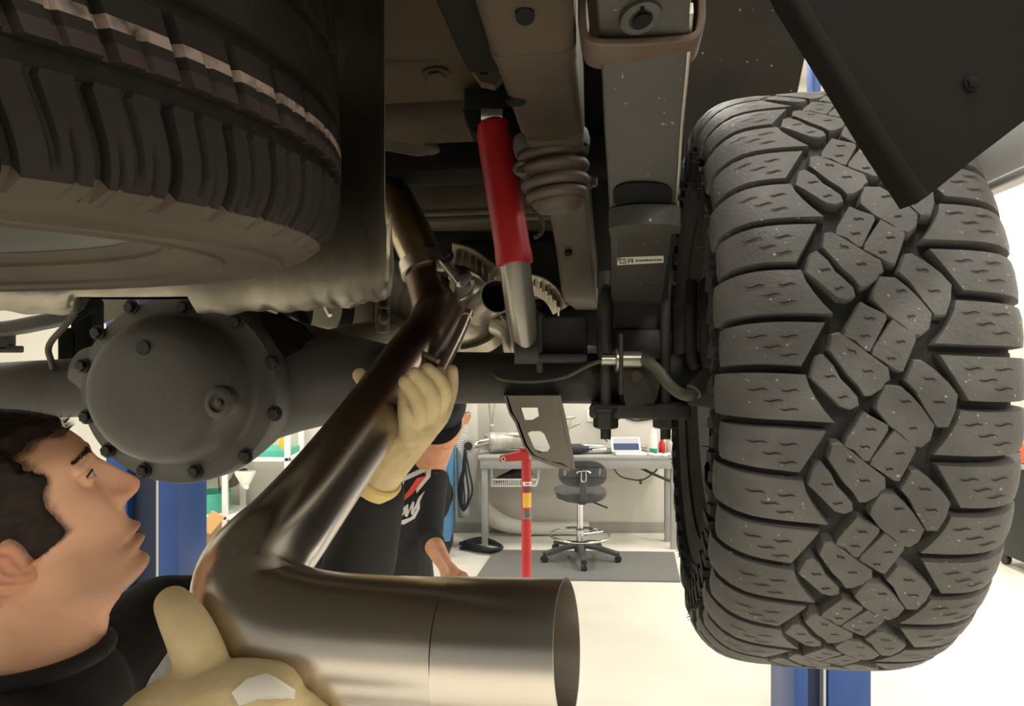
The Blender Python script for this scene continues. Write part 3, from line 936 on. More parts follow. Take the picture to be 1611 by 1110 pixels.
        # side biters
        for side in (-1, 1):
            for ya, o, hgt in ((150, 0.0, 0.008), (240, 0.012, 0.006), (330, 0.0, 0.008), (415, 0.014, 0.006)):
                ua = u0 - ya / per * du
                s0, s1 = side * 0.178, side * (0.212 - o)
                q = [(ua + 0.02, s0), (ua - 0.022, s0), (ua - 0.05, s1), (ua - 0.012, s1)]
                top = [f(u, s, hgt) for u, s in q]
                cu = ua - 0.016
                bot = [f(cu + (u - cu) * 1.2, s + (s - (s0 + s1) / 2) * 0.15, -0.001) for u, s in q]
                mb.add(top + bot, [(0, 1, 2, 3)] + [(i, (i + 1) % 4, 4 + (i + 1) % 4, 4 + i) for i in range(4)], 1)
        # moulding hairs and sidewall ribs
    for side in (-1, 1):
        for s0 in (0.222, 0.232, 0.27):
            vs = []
            n2 = 96
            for i in range(n2):
                u = 2 * PI * i / n2
                for ds, h in ((-0.0022, 0.0), (0, 0.0035), (0.0022, 0.0)):
                    vs.append(f(u, side * (s0 + ds), h))
            mb.add(vs, [(i * 3 + k, i * 3 + k + 1, ((i + 1) % n2) * 3 + k + 1, ((i + 1) % n2) * 3 + k) for i in range(n2) for k in range(2)], 1)
    rnd = random.Random(3)
    for i in range(150):                          # rubber nibs left by the mould
        u = rnd.uniform(0, 2 * PI); side = rnd.choice((-1, 1))
        s = side * rnd.choice((0.158, 0.175, 0.215))
        a = f(u, s, 0.004); b = f(u, s, 0.004 + rnd.uniform(0.006, 0.014))
        mb.tube([a, b], [0.0008, 0.0004], 4, mi=1)
    return mb


wheel = thing('road_wheel', 'big knobbly all terrain tyre on its wheel filling the right of the view', 'wheel', TC)
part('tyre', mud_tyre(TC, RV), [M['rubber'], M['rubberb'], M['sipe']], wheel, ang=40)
rim = MB()
rim.lathe([(.212, -.112), (.232, -.112), (.232, -.104), (.214, -.09), (.205, -.05), (.2, .04), (.214, .09), (.232, .104), (.232, .112), (.222, .112), (.205, .1), (.19, .05), (.195, -.05), (.204, -.1)], TC, RV, 64, close=True)
rim.lathe([(.2, .03), (.16, .045), (.1, .05), (.07, .04), (0, .04), (0, .05), (.07, .055), (.1, .062), (.165, .057), (.2, .042)], TC, RV, 48)
part('rim', rim, M['rimgrey'], wheel)

# ---- spare tyre ---------------------------------------------------------
SC = Vector((-0.54, 0.52, 1.9 + 0.065 + 0.135))
SA = Vector((-.03, -.043, 1)).normalized()
SE0 = (XX - SA * XX.dot(SA)).normalized()
SE1 = SA.cross(SE0)
SHC = Vector((-0.54, 0.52, 1.9))
SP = Prof([(0, .400), (.05, .3995), (.09, .397), (.112, .388), (.128, .368), (.134, .34), (.132, .305), (.124, .275), (.112, .248), (.102, .232)])


def spare_tyre():
    f = tyre_map(SC, SA, SP, SE0, SE1)
    mb = MB()
    n = 1200
    grooves = (-0.070, -0.024, 0.024, 0.070)
    ss = set()
    for g_ in grooves:
        for o in (-0.0065, -0.0052, 0.0052, 0.0065):
            ss.add(round(g_ + o, 5))
    SL = SP.L[-1]
    k = -SL
    while k < SL:
        if all(abs(k - g_) > 0.0072 for g_ in grooves):
            ss.add(round(k, 5))
        k += 0.006 if abs(k) < 0.135 else 0.012
    ss.add(round(SL, 5))
    ss = sorted(ss)
    m = len(ss)
    vs = []
    mi = []
    NP = 60
    SHF = [(-.30, 0), (-.16, 0), (-.128, .35 * math.sin(-.028 * 28)), (-.118, .35 * math.sin(-.018 * 28)), (-.108, .35 * math.sin(-.008 * 28)), (-.1, 0), (-.09, .35 * math.sin(.28)), (-.078, .35 * math.sin(.022 * 28)),
           (-.0645, -.17), (-.029, .15), (-.0185, -.22), (.0185, .22), (.029, -.15), (.0645, .17), (.078, -.2), (.1, 0), (.128, .25), (.16, 0), (.3, 0)]
    def between(q, a, b):
        return a <= q < b
    for i in range(n):
        pi_ = i / n * NP
        q = pi_ % 1.0
        for s in ss:
            u = (pi_ - lerpt(SHF, s)) / NP * 2 * PI
            h = 0.0
            for g_ in grooves:
                if abs(s - g_) < 0.006:
                    h = -0.009
            if -0.07 > s > -0.128 or 0.07 < s < 0.128:
                if q < 0.11:
                    h = min(h, -0.0065)
                elif between(q, .5, .55) and abs(s) < 0.118:
                    h = min(h, -0.0035)
                elif (between(q, .26, .30) or between(q, .74, .78)) and abs(s) > 0.1:
                    h = min(h, -0.002)
            if 0.029 < abs(s) < 0.0645:
                if q < 0.11:
                    h = min(h, -0.0065)
                elif between(q, .5, .55) and s < -0.045:
                    h = min(h, -0.003)
            if abs(s) < 0.0185 and between(q, .45, .5) and s > 0:
                h = min(h, -0.003)
            vs.append(f(u, s, h))
    fs = []
    for i in range(n):
        j = (i + 1) % n
        for k in range(m - 1):
            fs.append((i * m + k, i * m + k + 1, j * m + k + 1, j * m + k))
            sm_ = (ss[k] + ss[k + 1]) / 2
            mi.append(1 if -0.0505 < sm_ < -0.0455 else (2 if -0.064 < sm_ < -0.0535 else (3 if sm_ < -.131 else 0)))
    mb.v = vs; mb.f = fs; mb.m = mi
    for side in (-1, 1):                          # sidewall ribs
        for s0 in (0.165, 0.215, 0.262):
            n2 = 128
            v2 = [f(2 * PI * i / n2, side * (s0 + ds), h) for i in range(n2) for ds, h in ((-0.004, -0.0005), (-0.001, 0.003), (0.001, 0.003), (0.004, -0.0005))]
            mb.add(v2, [(i * 4 + k, i * 4 + k + 1, ((i + 1) % n2) * 4 + k + 1, ((i + 1) % n2) * 4 + k) for i in range(n2) for k in range(3)], 3)
    return mb


sparew = thing('spare_wheel', 'smooth ribbed spare tyre hung flat under the truck at the upper left', 'wheel', SC)
part('tyre', spare_tyre(), [M['spare'], M['stripe'], M['sparepink'], M['sidewall']], sparew, ang=30)
rim = MB()
rim.lathe([(.236, -.104), (.246, -.104), (.244, -.092), (.225, -.085), (.21, -.05), (.2, .03), (.21, .07), (.236, .1), (.225, .1), (.2, .07), (.19, .03), (.19, -.05), (.215, -.09)], SC, SA, 64, close=True)
rim.lathe([(.2, -.02), (.17, -.045), (.12, -.03), (.07, -.02), (0, -.02), (0, -.012), (.07, -.012), (.12, -.02), (.17, -.035), (.2, -.01)], SC, SA, 48)
part('rim', rim, M['rimgrey'], sparew)
part('winch_plate', MB().lathe([(0, -.05), (.06, -.05), (.06, -.035), (.02, -.02), (.02, 0)], SC, SA, 24), M['bolt'], sparew)

# curved shield round the far side of the spare
sh = MB()
A0, A1 = math.radians(11.5), math.radians(163)
n = 150
sec = [(0.435, 0.42), (0.436, 0.20), (0.437, 0.12), (0.438, 0.085), (0.442, 0.066), (0.452, 0.056), (0.466, 0.055), (0.48, 0.06), (0.486, 0.072), (0.481, 0.072), (0.476, 0.064), (0.464, 0.06), (0.454, 0.061), (0.447, 0.07), (0.443, 0.088), (0.441, 0.20), (0.440, 0.42)]
vs = []; keep = []
notch = lambda a: math.radians(77) < a < math.radians(98)
cols = []
for k in range(n + 1):
    a = A0 + (A1 - A0) * k / n
    rnd_ = max(0.0, 1 - (a - A0) / 0.22)          # rounded lower corner at the near end
    lift = 0.055 * (1 - math.sqrt(max(0, 1 - rnd_ ** 2)))
    wob = 0.0016 * math.sin(a * 60) + 0.002 * math.sin(a * 23 + 1)
    for r, z in sec:
        q = max(0, 1 - (z - 0.05) / 0.3)
        zz = z + (lift + wob * (z < 0.09)) * q
        if notch(a) and z < 0.15:
            zz = max(zz, 0.077 + 0.0 * z)
        r = .438 + (r - .438) * min(1, .12 + max(0, a - A0) / .75)
        vs.append(Vector((SHC.x + math.cos(a) * r, SHC.y + math.sin(a) * r, 1.9 + zz)))
m = len(sec)
fs = [(k * m + i, k * m + (i + 1) % m, (k + 1) * m + (i + 1) % m, (k + 1) * m + i) for k in range(n) for i in range(m)]
fs += [tuple(range(m))[::-1], tuple(n * m + i for i in range(m))]
o = MB().add(vs, fs)
solo('heat_shield', o, M['shield'], 'curved grey metal shield with a rolled lower lip wrapped around the spare tyre', 'shield', Vector((SHC.x, SHC.y + 0.44, 1.95)), ang=50)

# ---- rear axle ------------------------------------------------------------
axle = thing('rear_axle', 'dark grey rear axle with a round bolted differential cover above the man', 'axle', AX(0.95))
CF = P(281, 613, 1.12)                             # centre of the cover's flange
BK = -FW
cov = MB()
cov.lathe([(1.0, -.03), (1.0, .0), (.985, .006), (.84, .008), (.80, .012), (.775, .024), (.73, .046), (.66, .062), (.58, .069), (.4, .072), (.2, .073), (0, .073)], CF, BK, 72, sx=.173, sy=.150, xd=RV)
# lift the profile heights back to metres (lathe scales radii only)
cover = part('differential_cover', cov, M['diff'], axle, ang=45)
bpx = [(207, 483), (155, 523), (131, 575), (137, 655), (171, 708), (227, 740), (308, 741), (387, 717), (433, 650), (430, 569), (372, 506), (290, 484)]
for x, y in bpx:
    e = P(x, y, 1.0)
    d = (e - CAM).normalized()
    t = (CF + BK * 0.008 - CAM).dot(BK) / d.dot(BK)
    part('bolt', hexbolt(MB(), CAM + d * t, BK, 0.0085, 0.009), M['bolt'], cover)
dtree = bvh_of(cov)
h = dtree.ray_cast(CAM, (P(347, 633, 1) - CAM).normalized())
if h[0]:
    pl_ = MB().lathe([(.026, -.01), (.024, .006), (.018, .009), (.014, .009), (.012, .004), (0, .004)], h[0], BK, 24)
    hexbolt(pl_, h[0] + BK * .004, BK, .006, .004, washer=False)
    part('fill_plug', pl_, M['diff'], cover)
h = dtree.ray_cast(CAM, (P(226, 547, 1) - CAM).normalized())
if h[0]:
    part('vent_plug', MB().lathe([(.012, -.004), (.011, .003), (0, .003)], h[0], BK, 16), M['bolt'], cover)
hs_ = MB()
hs_.lathe([(1.0, -.03), (.99, -.05), (.9, -.11), (.72, -.2), (.5, -.25), (.3, -.26)], CF, BK, 48, sx=.17, sy=.148, xd=RV)
hs_.tube([AX(0.95) - RV * 0.28, AX(0.95) - RV * .1, AX(0.95), AX(0.95) + RV * .14, AX(0.95) + RV * .30], [.052, .1, .14, .095, .056], 32)
part('housing', hs_, M['diff'], axle)
part('axle_tube', MB().tube([AX(0.68), AX(0.4), AX(0.16), AX(0.08)], [.046, .042, .041, .05], 32), M['axle'], axle)
part('axle_tube', MB().tube([AX(1.08) - UP * .015, AX(1.9) - UP * .05], [.056, .05], 32), M['axle'], axle)
# gusset sheet sloping from the cover to the tube
part('gusset', MB().plate([P(404, 490, 1.13), P(420, 492, 1.13), P(480, 522, 1.17), P(556, 556, 1.21), P(572, 560, 1.21), P(572, 574, 1.21), P(450, 575, 1.15), P(430, 540, 1.13)], FW * 0.06), M['dark'], axle)
part('breather_tube', MB().tube(cat([P(118, 492, 1.26), P(100, 515, 1.26), P(82, 535, 1.26), P(76, 550, 1.26), P(80, 566, 1.26), P(84, 580, 1.26)], 6), 0.0055, 10), M['hosebr'], axle)
# brake hardware round the wheel end
part('brake_disc', MB().lathe([(.07, 0), (.172, 0), (.172, .012), (.165, .014), (.165, .02), (.172, .022), (.172, .034), (.07, .034)], TC - RV * .075, RV, 56, close=True), M['rimgrey'], axle)
part('dust_shield', MB().lathe([(.05, 0), (.14, 0), (.16, -.006), (.184, -.004), (.188, .012), (.184, .014), (.05, .01)], TC - RV * .112, RV, 56, close=True, arc=(0.3, 2 * PI - 0.9), xd=Vector((0, 0, -1))), M['axle'], axle)
cal = MB()
for k, (dd, w) in enumerate(((0.0, .02), (.024, .026), (.05, .018))):
    cal.tube(cat([P(1088 + 0 * k, 445, 1.12) + RV * dd, P(1086, 500, 1.08) + RV * dd, P(1088, 560, 1.07) + RV * dd, P(1096, 577, 1.07) + RV * dd], 6), w * .5, 12)
part('caliper', cal, M['axle'], axle)
# spring seat and U-bolt plates below the tube
part('spring_seat', MB().box(AX(.228) + UP * .055, (.1, .15, .05), rot=(RV, FW, UP), bev=.01), M['axle'], axle)
for px_ in (953, 1047):
    ub = MB()
    a_, b_ = P(px_, 640, 1.06), P(px_ + 6, 640, 1.2)
    zl = AX(0.2).z - .058
    zh = AX(0.2).z + .10
    ub.tube([Vector((a_.x, a_.y, zl - .03)), Vector((a_.x, a_.y, zh))] + [Vector(((a_.x + b_.x) / 2, (a_.y + b_.y) / 2, zh)) + (a_ - b_) * .5 * math.cos(PI * k / 10) + UP * .05 * math.sin(PI * k / 10) for k in range(1, 10)] + [Vector((b_.x, b_.y, zh)), Vector((b_.x, b_.y, zl - .03))], .008, 12)
    uo = part('u_bolt', ub, M['axle'], axle)
    for b in (a_, b_):
        lo = Vector((b.x, b.y, zl))
        part('nut', MB().lathe([(.023, .017), (.023, .012), (.019, .012), (.019, -.012), (.016, -.014)], lo, UP, 6), M['axle'], uo)
lp_ = AX(.228) - UP * .046
part('clamp_plate', MB().box(lp_, (.15, .2, .022), rot=(RV, FW, UP), bev=.006).box(lp_ + BK * .05 + UP * .03, (.06, .07, .05), rot=(RV, FW, UP), bev=.012), M['axle'], axle)
bb = MB()
pB = P(1000, 590, 1.03)
bb.plate([P(963, 552, 1.045), P(1012, 552, 1.045), P(1030, 560, 1.045), P(1040, 600, 1.045), P(1028, 640, 1.045), P(985, 642, 1.045), P(978, 604, 1.045), P(974, 600, 1.045)], (0, .03, 0))
bb.box(P(976, 572, 1.03), (.006, .02, .09), bev=.002)
part('hose_bracket', bb, M['axle'], axle)
part('bracket_bolt', hexbolt(MB(), P(1000, 591, 1.045), (0, -1, 0), .009, .008), M['framew'], axle)
part('brake_hose', MB().tube(cat([P(1004, 564, 1.04), P(1018, 568, 1.03), P(1035, 582, 1.02), P(1052, 604, 1.0), P(1070, 618, .99), P(1085, 621, .98), P(1096, 612, .98)], 7), .0085, 14), M['hosebr'], axle)
part('hose_fitting', MB().lathe([(.009, 0), (.0125, .002), (.0125, .04), (.009, .042)], P(1090, 617, .98), P(1106, 600, .99) - P(1090, 617, .98), 16).tube([P(1104, 602, .99), P(1120, 588, 1.0)], .007, 10), M['hosebr'], axle)
part('hose_fitting', MB().lathe([(.0085, 0), (.0125, .002), (.0125, .03), (.0085, .032)], P(976, 565, 1.04), P(1004, 565, 1.04) - P(976, 565, 1.04), 12).lathe([(.018, 0), (.018, .006)], P(968, 566, 1.04), (1, 0, 0), 16).tube([P(946, 566, 1.04), P(968, 566, 1.04)], .008, 12), M['shocksilver'], axle)
part('brake_line', MB().tube(cat([P(950, 566, 1.04), P(925, 575, 1.07), P(890, 592, 1.1), P(850, 599, 1.1), P(810, 599, 1.1), P(785, 594, 1.12), P(777, 585, 1.14)], 7), .0032, 8), M['hosebr'], axle)
# shock bracket hanging under the tube
br = MB()
D = 1.09
outer = [(796, 622), (876, 622), (884, 660), (897, 722), (900, 738), (884, 728), (860, 724), (838, 716), (826, 700), (812, 660), (803, 648)]
h1 = [(820, 641), (846, 641), (848, 655), (838, 661), (826, 661)]
h2 = [(830, 681), (836, 678), (850, 678), (856, 682), (866, 705), (862, 711), (848, 712), (842, 708)]
br.plate(ppoly(outer, D), (0, .008, 0), [ppoly(h1, D), ppoly(h2, D)])
br.sweep([P(x, y, D) + YY * .03 for x, y in ((796, 622), (805, 650), (814, 664), (827, 700), (839, 717), (862, 726), (897, 738))], YY, [(-.03, -.002), (.05, -.002), (.05, .004), (-.03, .004)])
br.sweep([P(x, y, D) + YY * .03 for x, y in ((878, 622), (887, 660), (899, 722), (901, 738))], YY, [(-.03, -.004), (.05, -.004), (.05, .002), (-.03, .002)])
part('shock_bracket', br, M['hangbr'], axle, label='lighter grey hanging bracket with two slots')
mp = MB()
mp.box(P(876, 535, 1.13), (.095, .05, .075), bev=.008)
mp.box(P(872, 562, 1.1), (.098, .07, .012), bev=.003)
mp.box(P(848, 540, 1.1), (.01, .06, .09), bev=.003)
part('shock_mount', mp, M['axle'], axle)

# ---- shock absorber ----------------------------------------------------------
shock = thing('shock_absorber', 'red and silver shock absorber hanging in the middle of the underbody', 'shock absorber', P(830, 556, 1.08))
a, b, c = P(776, 196, 1.06), P(808, 402, 1.06), P(828, 556, 1.07)
ax1 = (b - a).normalized()
L1 = (b - a).length
part('dust_tube', MB().lathe([(.018, -.006), (.026, 0), (.0272, .006), (.0272, L1 - .012), (.0285, L1), (.0285, L1 + .012), (.027, L1 + .014), (.024, L1 + .012)], a, ax1, 40), M['shockred'], shock, label='red upper body')
b2 = b + ax1 * .005
part('damper_tube', MB().tube([b2, b2 + (c - b2) * .55, b2 + (c - b2) * .75, c], [.0235, .0232, .021, .018], 36), M['shocksilver'], shock, label='silver lower tube')
part('top_eye', MB().lathe([(.008, -.016), (.017, -.016), (.017, .016), (.008, .016)], a - ax1 * .012, XX, 24, close=True).tube([a - ax1 * .03, a], .012, 12), M['shocksilver'], shock)
part('lower_eye', MB().lathe([(.008, -.018), (.02, -.018), (.02, .018), (.008, .018)], c + UP * .004, XX, 24, close=True), M['axle'], shock)
mt = MB()
mt.plate(ppoly([(728, 172), (762, 164), (800, 176), (822, 200), (822, 236), (800, 232), (796, 200), (760, 190), (752, 208), (742, 206)], 1.05), (0, .05, 0))
mt.box(P(784, 168, 1.08), (.1, .08, .03), bev=.004)
hexbolt(mt, P(812, 205, 1.05), (0, -1, 0), .011, .012)
solo('shock_hanger', mt, M['dark'], 'black hanger bracket holding the top of the red shock absorber', 'bracket', P(784, 190, 1.07))

# ---- bump stop -----------------------------------------------------------------
bst = thing('bump_stop', 'brown ringed rubber bump stop under the frame right of the red shock absorber', 'bump stop', P(868, 240, .97))
bo_ = P(868, 232, .97)
bax = (P(878, 330, .97) - bo_).normalized()
pr = [(.03, 0)]
for k, (r, z) in enumerate(((.049, .012), (.05, .03), (.0485, .05), (.043, .066))):
    pr += [(r - .008, z - .008), (r - .002, z - .005), (r, z), (r - .002, z + .005), (r - .008, z + .008)]
pr += [(.036, .078), (.028, .088), (.014, .092), (0, .092)]
part('rubber', MB().lathe(pr, bo_, bax, 40), M['bumprub'], bst, ang=60)
part('cup', MB().lathe([(.0, -.016), (.052, -.016), (.054, -.004), (.052, .006), (.049, .006)], bo_, bax, 32).box(P(905, 238, .95), (.035, .03, .006)), M['axle'], bst)
part('pull_ring', MB().tube([P(822 + 11 * math.cos(t), 265 + 9 * math.sin(t), .95) for t in [2 * PI * k / 20 for k in range(21)]], .004, 8), M['bumprub'], bst)

# ---- frame rail -----------------------------------------------------------------
rail = thing('frame_rail', 'heavy brown truck frame rail running from the top edge towards the axle', 'frame rail', P(860, 215, .88))
hw = .040
def railp(px, py, d): return P(px, py, d) + UP * .05
path = [railp(817, -420, .30), railp(817, -20, .53), railp(838, 90, .66), railp(855, 160, .78), railp(868, 214, .885)]
rm = MB().sweep(path, RV, rrect(hw, .05, .012))
part('rear_section', rm, M['frame'], rail, ang=50)
path = [railp(872, 222, .905), railp(878, 262, 1.02), railp(886, 300, 1.2), railp(896, 345, 1.35), railp(904, 400, 1.46), railp(912, 470, 1.55), railp(914, 476, 1.75), railp(930, 500, 3.0)]
part('front_section', MB().sweep(cat(path, 4), RV, rrect(.038, .05, .01)), M['framew'], rail, ang=50)
part('weld_joint', MB().sweep([railp(817 + (838 - 817) * .9, 83, .652), railp(842, 103, .685)], RV, rrect(hw + .0012, .0512, .012)), M['frame'], rail)
part('gap_shade_strip', MB().sweep([Vector(p) - RV * .058 + UP * .012 for p in (railp(817, -420, .30), railp(817, -20, .53), railp(838, 90, .66), railp(850, 140, .74))], RV, rrect(.02, .04, .004)), M['dark'], rail, label='dark strip standing in for the shaded gap')  # dark strip paints the shade of the gap beside the rail
for x, y, d in ((826, 22, .57), (894, 397, 1.44)):
    part('hole_plug', MB().lathe([(.008, 0), (.008, .004), (0, .004)], P(x, y, d), Vector((0, -.5, -.85)), 16), M['ink'], rail, label='dark round hole')
part('rubber_plug', MB().ball(P(812, 158, .78), (.012, .012, .006)), M['ink'], rail)
part('hook', MB().tube(cat([P(840, 330, 1.15), P(852, 345, 1.15), P(852, 365, 1.15), P(840, 374, 1.15)], 6), .004, 8), M['framew'], rail)
solo('bolt_stub', hexbolt(MB(), P(927, 287, 1.2), (1, -.3, 0), .008, .012), M['framew'], 'small bolt end in the dark gap left of the leaf spring', 'bolt', P(927, 287, 1.2))

# cross members and the bed floor above
solo('bed_floor', MB().box((-.45, 1.9, 2.385), (1.66, 4.6, .03), rot=(RV, FW, UP)).box(P(640, 40, .88) + UP * .0, (.3, .5, .012), rot=(RV, FW, UP), bev=.004), M['underbody'],
     'bare tan underside of the truck bed above the spare tyre and frame', 'truck bed', (-.2, 1.0, 2.37))
cm = MB()
cm.sweep([P(570, 96, 1.0), P(640, 97, 1.0), P(700, 94, 1.0), P(760, 90, 1.0), P(812, 80, 1.0)], YY, rrect(.03, .016, .008))
hexbolt(cm, P(687, 120, 1.0), (0, -.3, -1), .014, .006)
solo('bed_crossmember', cm, M['underbody'], 'thin tan crossmember under the bed floor left of the frame rail', 'crossmember', P(680, 95, 1.0))
cb = MB()
cb.plate(ppoly([(742, 108), (770, 104), (784, 112), (790, 122), (778, 134), (756, 128)], .92), (0, .02, 0), [ppoly([(754, 111), (768, 110), (768, 117), (756, 118)], .92)])
solo('cross_bracket', cb, M['framew'], 'small holed bracket joining the tan crossmember to the frame rail', 'bracket', P(765, 118, .92))
c2 = MB()
c2.box(P(600, 264, 1.35) , (1.0, .12, .055), rot=(RV, FW, UP), bev=.012)
solo('dark_crossmember', c2, M['dark'], 'black crossmember behind the top of the red shock absorber', 'crossmember', P(640, 264, 1.35))
c3 = MB()
c3.box(P(640, 316, 1.75), (1.3, .1, .07), rot=(RV, FW, UP), bev=.015)
c3.box(P(640, 347, 1.72), (1.2, .03, .012), rot=(RV, FW, UP), bev=.004)
solo('cargo_crossmember', c3, M['framew'], 'grey brown crossmember seen left of the red shock absorber, lower one', 'crossmember', P(680, 316, 1.75))
hb = MB().sweep(cat([P(598, 226, 1.2), P(630, 232, 1.2), P(660, 236, 1.2), P(685, 228, 1.2)], 5), YY, [(-.02, -.004), (.02, -.012), (.024, .004), (-.01, .01)])
hb.ball(P(676, 234, 1.2), (.018, .02, .01))
solo('exhaust_hanger', hb, M['framew'], 'crumpled hanger strap under the bed floor right of the heat shield', 'hanger', P(640, 232, 1.2))

# dark masses that close the view forward
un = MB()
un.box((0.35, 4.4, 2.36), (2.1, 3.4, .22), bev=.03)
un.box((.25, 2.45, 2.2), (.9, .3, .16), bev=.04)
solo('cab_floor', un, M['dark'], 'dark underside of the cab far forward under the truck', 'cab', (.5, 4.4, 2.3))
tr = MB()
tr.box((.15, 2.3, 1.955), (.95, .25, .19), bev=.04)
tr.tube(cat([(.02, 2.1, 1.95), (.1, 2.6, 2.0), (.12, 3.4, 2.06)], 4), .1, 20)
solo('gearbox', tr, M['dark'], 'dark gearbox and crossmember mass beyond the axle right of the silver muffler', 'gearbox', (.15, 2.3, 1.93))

# ---- left side hardware beyond the axle
lb = MB()
lb.sweep([P(-60, 526, 1.7), P(30, 514, 1.7), P(110, 498, 1.7), P(160, 486, 1.7)], YY, rrect(.03, .016, .008))
lb.box(P(-8, 536, 1.75), (.09, .03, .05), bev=.006)
lb.box(P(4, 549, 1.75), (.09, .03, .018), bev=.004)
solo('sway_bar', lb, M['axle'], 'grey cross bar in the bright gap left of the differential', 'bar', P(20, 514, 1.7))
ls = MB()
ls.box(P(138, 520, 1.5), (.05, .05, .14), bev=.01); ls.box(P(118, 545, 1.5), (.05, .05, .08), bev=.01)
solo('spring_hanger', ls, M['dark'], 'dark hanger piece at the upper left of the differential', 'bracket', P(128, 520, 1.5))
solo('heat_plate', MB().plate(ppoly([(122, 492), (134, 464), (215, 455), (215, 490), (150, 512), (118, 510)], 1.6), (0, .01, 0)), M['tank'], 'small pale plate between the shield and the differential', 'plate', P(138, 494, 1.6))
solo('brake_rod', MB().tube([P(116, 505, 1.45), P(152, 482, 1.45)], .006, 8), M['dark'], 'thin dark rod slanting over the small pale plate', 'rod', P(134, 494, 1.45))
tk = thing('fuel_tank', 'pale grey tank behind the axle between the shield and the tail pipe', 'tank', P(530, 520, 1.9))
part('shell', MB().box(P(528, 478, 2.05), (.33, .34, .24), rot=(RV, FW, UP), bev=.05, seg=4), M['tank'], tk)
for x in (545, 480):
    part('strap', MB().sweep(cat([P(x, 450, 1.8), P(x + 3, 490, 1.8), P(x - 4, 515, 1.82), P(x - 14, 524, 1.9)], 4), XX, rrect(.016, .003, .002)), M['dark'], tk)
part('pin', MB().tube([P(512, 482, 1.78), P(519, 496, 1.76)], .006, 8), M['white'], tk)
ds = MB()
ds.tube(cat([P(500, 560, 1.55), P(560, 545, 1.6), P(610, 535, 1.7), P(650, 520, 2.2)], 5), .052, 28)
ds.lathe([(.054, 0), (.06, .01), (.06, .02), (.054, .03)], P(610, 535, 1.7), P(610, 535, 1.7) - P(560, 545, 1.6), 24)
solo('drive_shaft', ds, M['tank'], 'pale grey drive shaft behind the dark gusset of the axle', 'drive shaft', P(560, 545, 1.6))
hb2 = MB()
hb2.box(P(602, 480, 1.5), (.028, .03, .12), bev=.008).ball(P(604, 500, 1.48), (.012, .01, .014)).box(P(604, 482, 1.48), (.02, .02, .01), bev=.003)
solo('cable_bracket', hb2, M['framew'], 'small grey bracket with a dark hole right under the shield corner', 'bracket', P(602, 480, 1.5))
solo('tank_hose', MB().tube(cat([P(440, 494, 1.5), P(458, 490, 1.5), P(476, 500, 1.5), P(482, 520, 1.5)], 6), .012, 12), M['dark'], 'black hose loop under the left part of the rolled shield lip', 'hose', P(460, 492, 1.5))

# ---- silver muffler mass over the axle
mu = thing('exhaust_muffler', 'silver muffler with ribbed rims and an open stub pipe behind the shock absorber', 'muffler', P(740, 500, 1.75))
mo = P(722, 492, 1.72)
ma = (Vector((.35, -1, -.1))).normalized()
part('body', MB().lathe([(0, .1), (.045, .098), (.07, .086), (.086, .06), (.094, .03), (.096, 0), (.096, -.3), (.05, -.32)], mo, ma, 44, sy=1.05), M['alu'], mu, ang=50)
part('rim', MB().lathe([(.09, -.02), (.108, -.024), (.112, -.04), (.108, -.056), (.09, -.06)], mo, ma, 48), M['shocksilver'], mu)
st_a = P(782, 466, 1.5); st_b = P(740, 500, 1.72)
sd_ = (st_b - st_a).normalized()
part('stub_pipe', MB().tube([st_a, st_a + sd_ * .08, st_b], [.0375, .036, .036], 32, wall=.003), M['pipe'], mu)
part('stub_bore', MB().lathe([(.034, 0), (.034, .004), (0, .004)], st_a + sd_ * .05, sd_, 24), M['ink'], mu, label='dark bore of the stub pipe')
part('boss', MB().lathe([(.016, 0), (.016, .02), (.013, .022), (.012, .012), (0, .012)], P(725, 440, 1.62), (.1, -1, -.2), 24), M['shocksilver'], mu)
part('weld_ring', MB().tube([P(716 + 28 * math.cos(t), 448 + 24 * math.sin(t), 1.6) for t in [PI * (-.1 + 1.1 * k / 20) for k in range(21)]], .004, 8), M['shocksilver'], mu)
rb = MB()
pth = cat([P(712, 398, 1.78), P(740, 406, 1.77), P(770, 428, 1.76), P(800, 442, 1.76), P(840, 448, 1.76), P(866, 462, 1.76), P(882, 488, 1.76)], 6)
rb.sweep(pth, Vector((.2, -.7, .7)).normalized(), [(-.03, -.003), (.03, -.003), (.03, .003), (-.03, .003)])
for k in range(2, len(pth) - 2):
    q = Vector(pth[k])
    if k % 2 == 0:
        rb.box(q + Vector((0, -.006, -.004)), (.004, .03, .034), rot=(XX, Vector((0, .7, -.7)), Vector((0, .7, .7))))
part('ribbed_shield', rb, M['alu'], mu)
r2 = MB()
pth = cat([P(726, 552, 1.66), P(752, 546, 1.66), P(776, 534, 1.66), P(792, 514, 1.67)], 6)
r2.sweep(pth, Vector((.2, -.9, -.3)).normalized(), [(-.025, -.012), (.025, -.012), (.025, .012), (-.025, .012)])
part('ribbed_rim', r2, M['alu'], mu)
solo('pipe_elbow', MB().tube(cat([P(780, 510, 1.58), P(800, 520, 1.56), P(808, 545, 1.56), P(812, 570, 1.6)], 6), .024, 20), M['alu'], 'cast elbow pipe just left of the silver shock tube', 'pipe', P(800, 525, 1.56))
pt = MB()
pt.box(P(740, 560, 1.5), (.16, .05, .008), bev=.002).box(P(925, 551, 1.35), (.03, .03, .02), bev=.004)
solo('tray_lip', pt, M['tank'], 'thin pale metal lip just above the axle tube', 'plate', P(740, 560, 1.5))

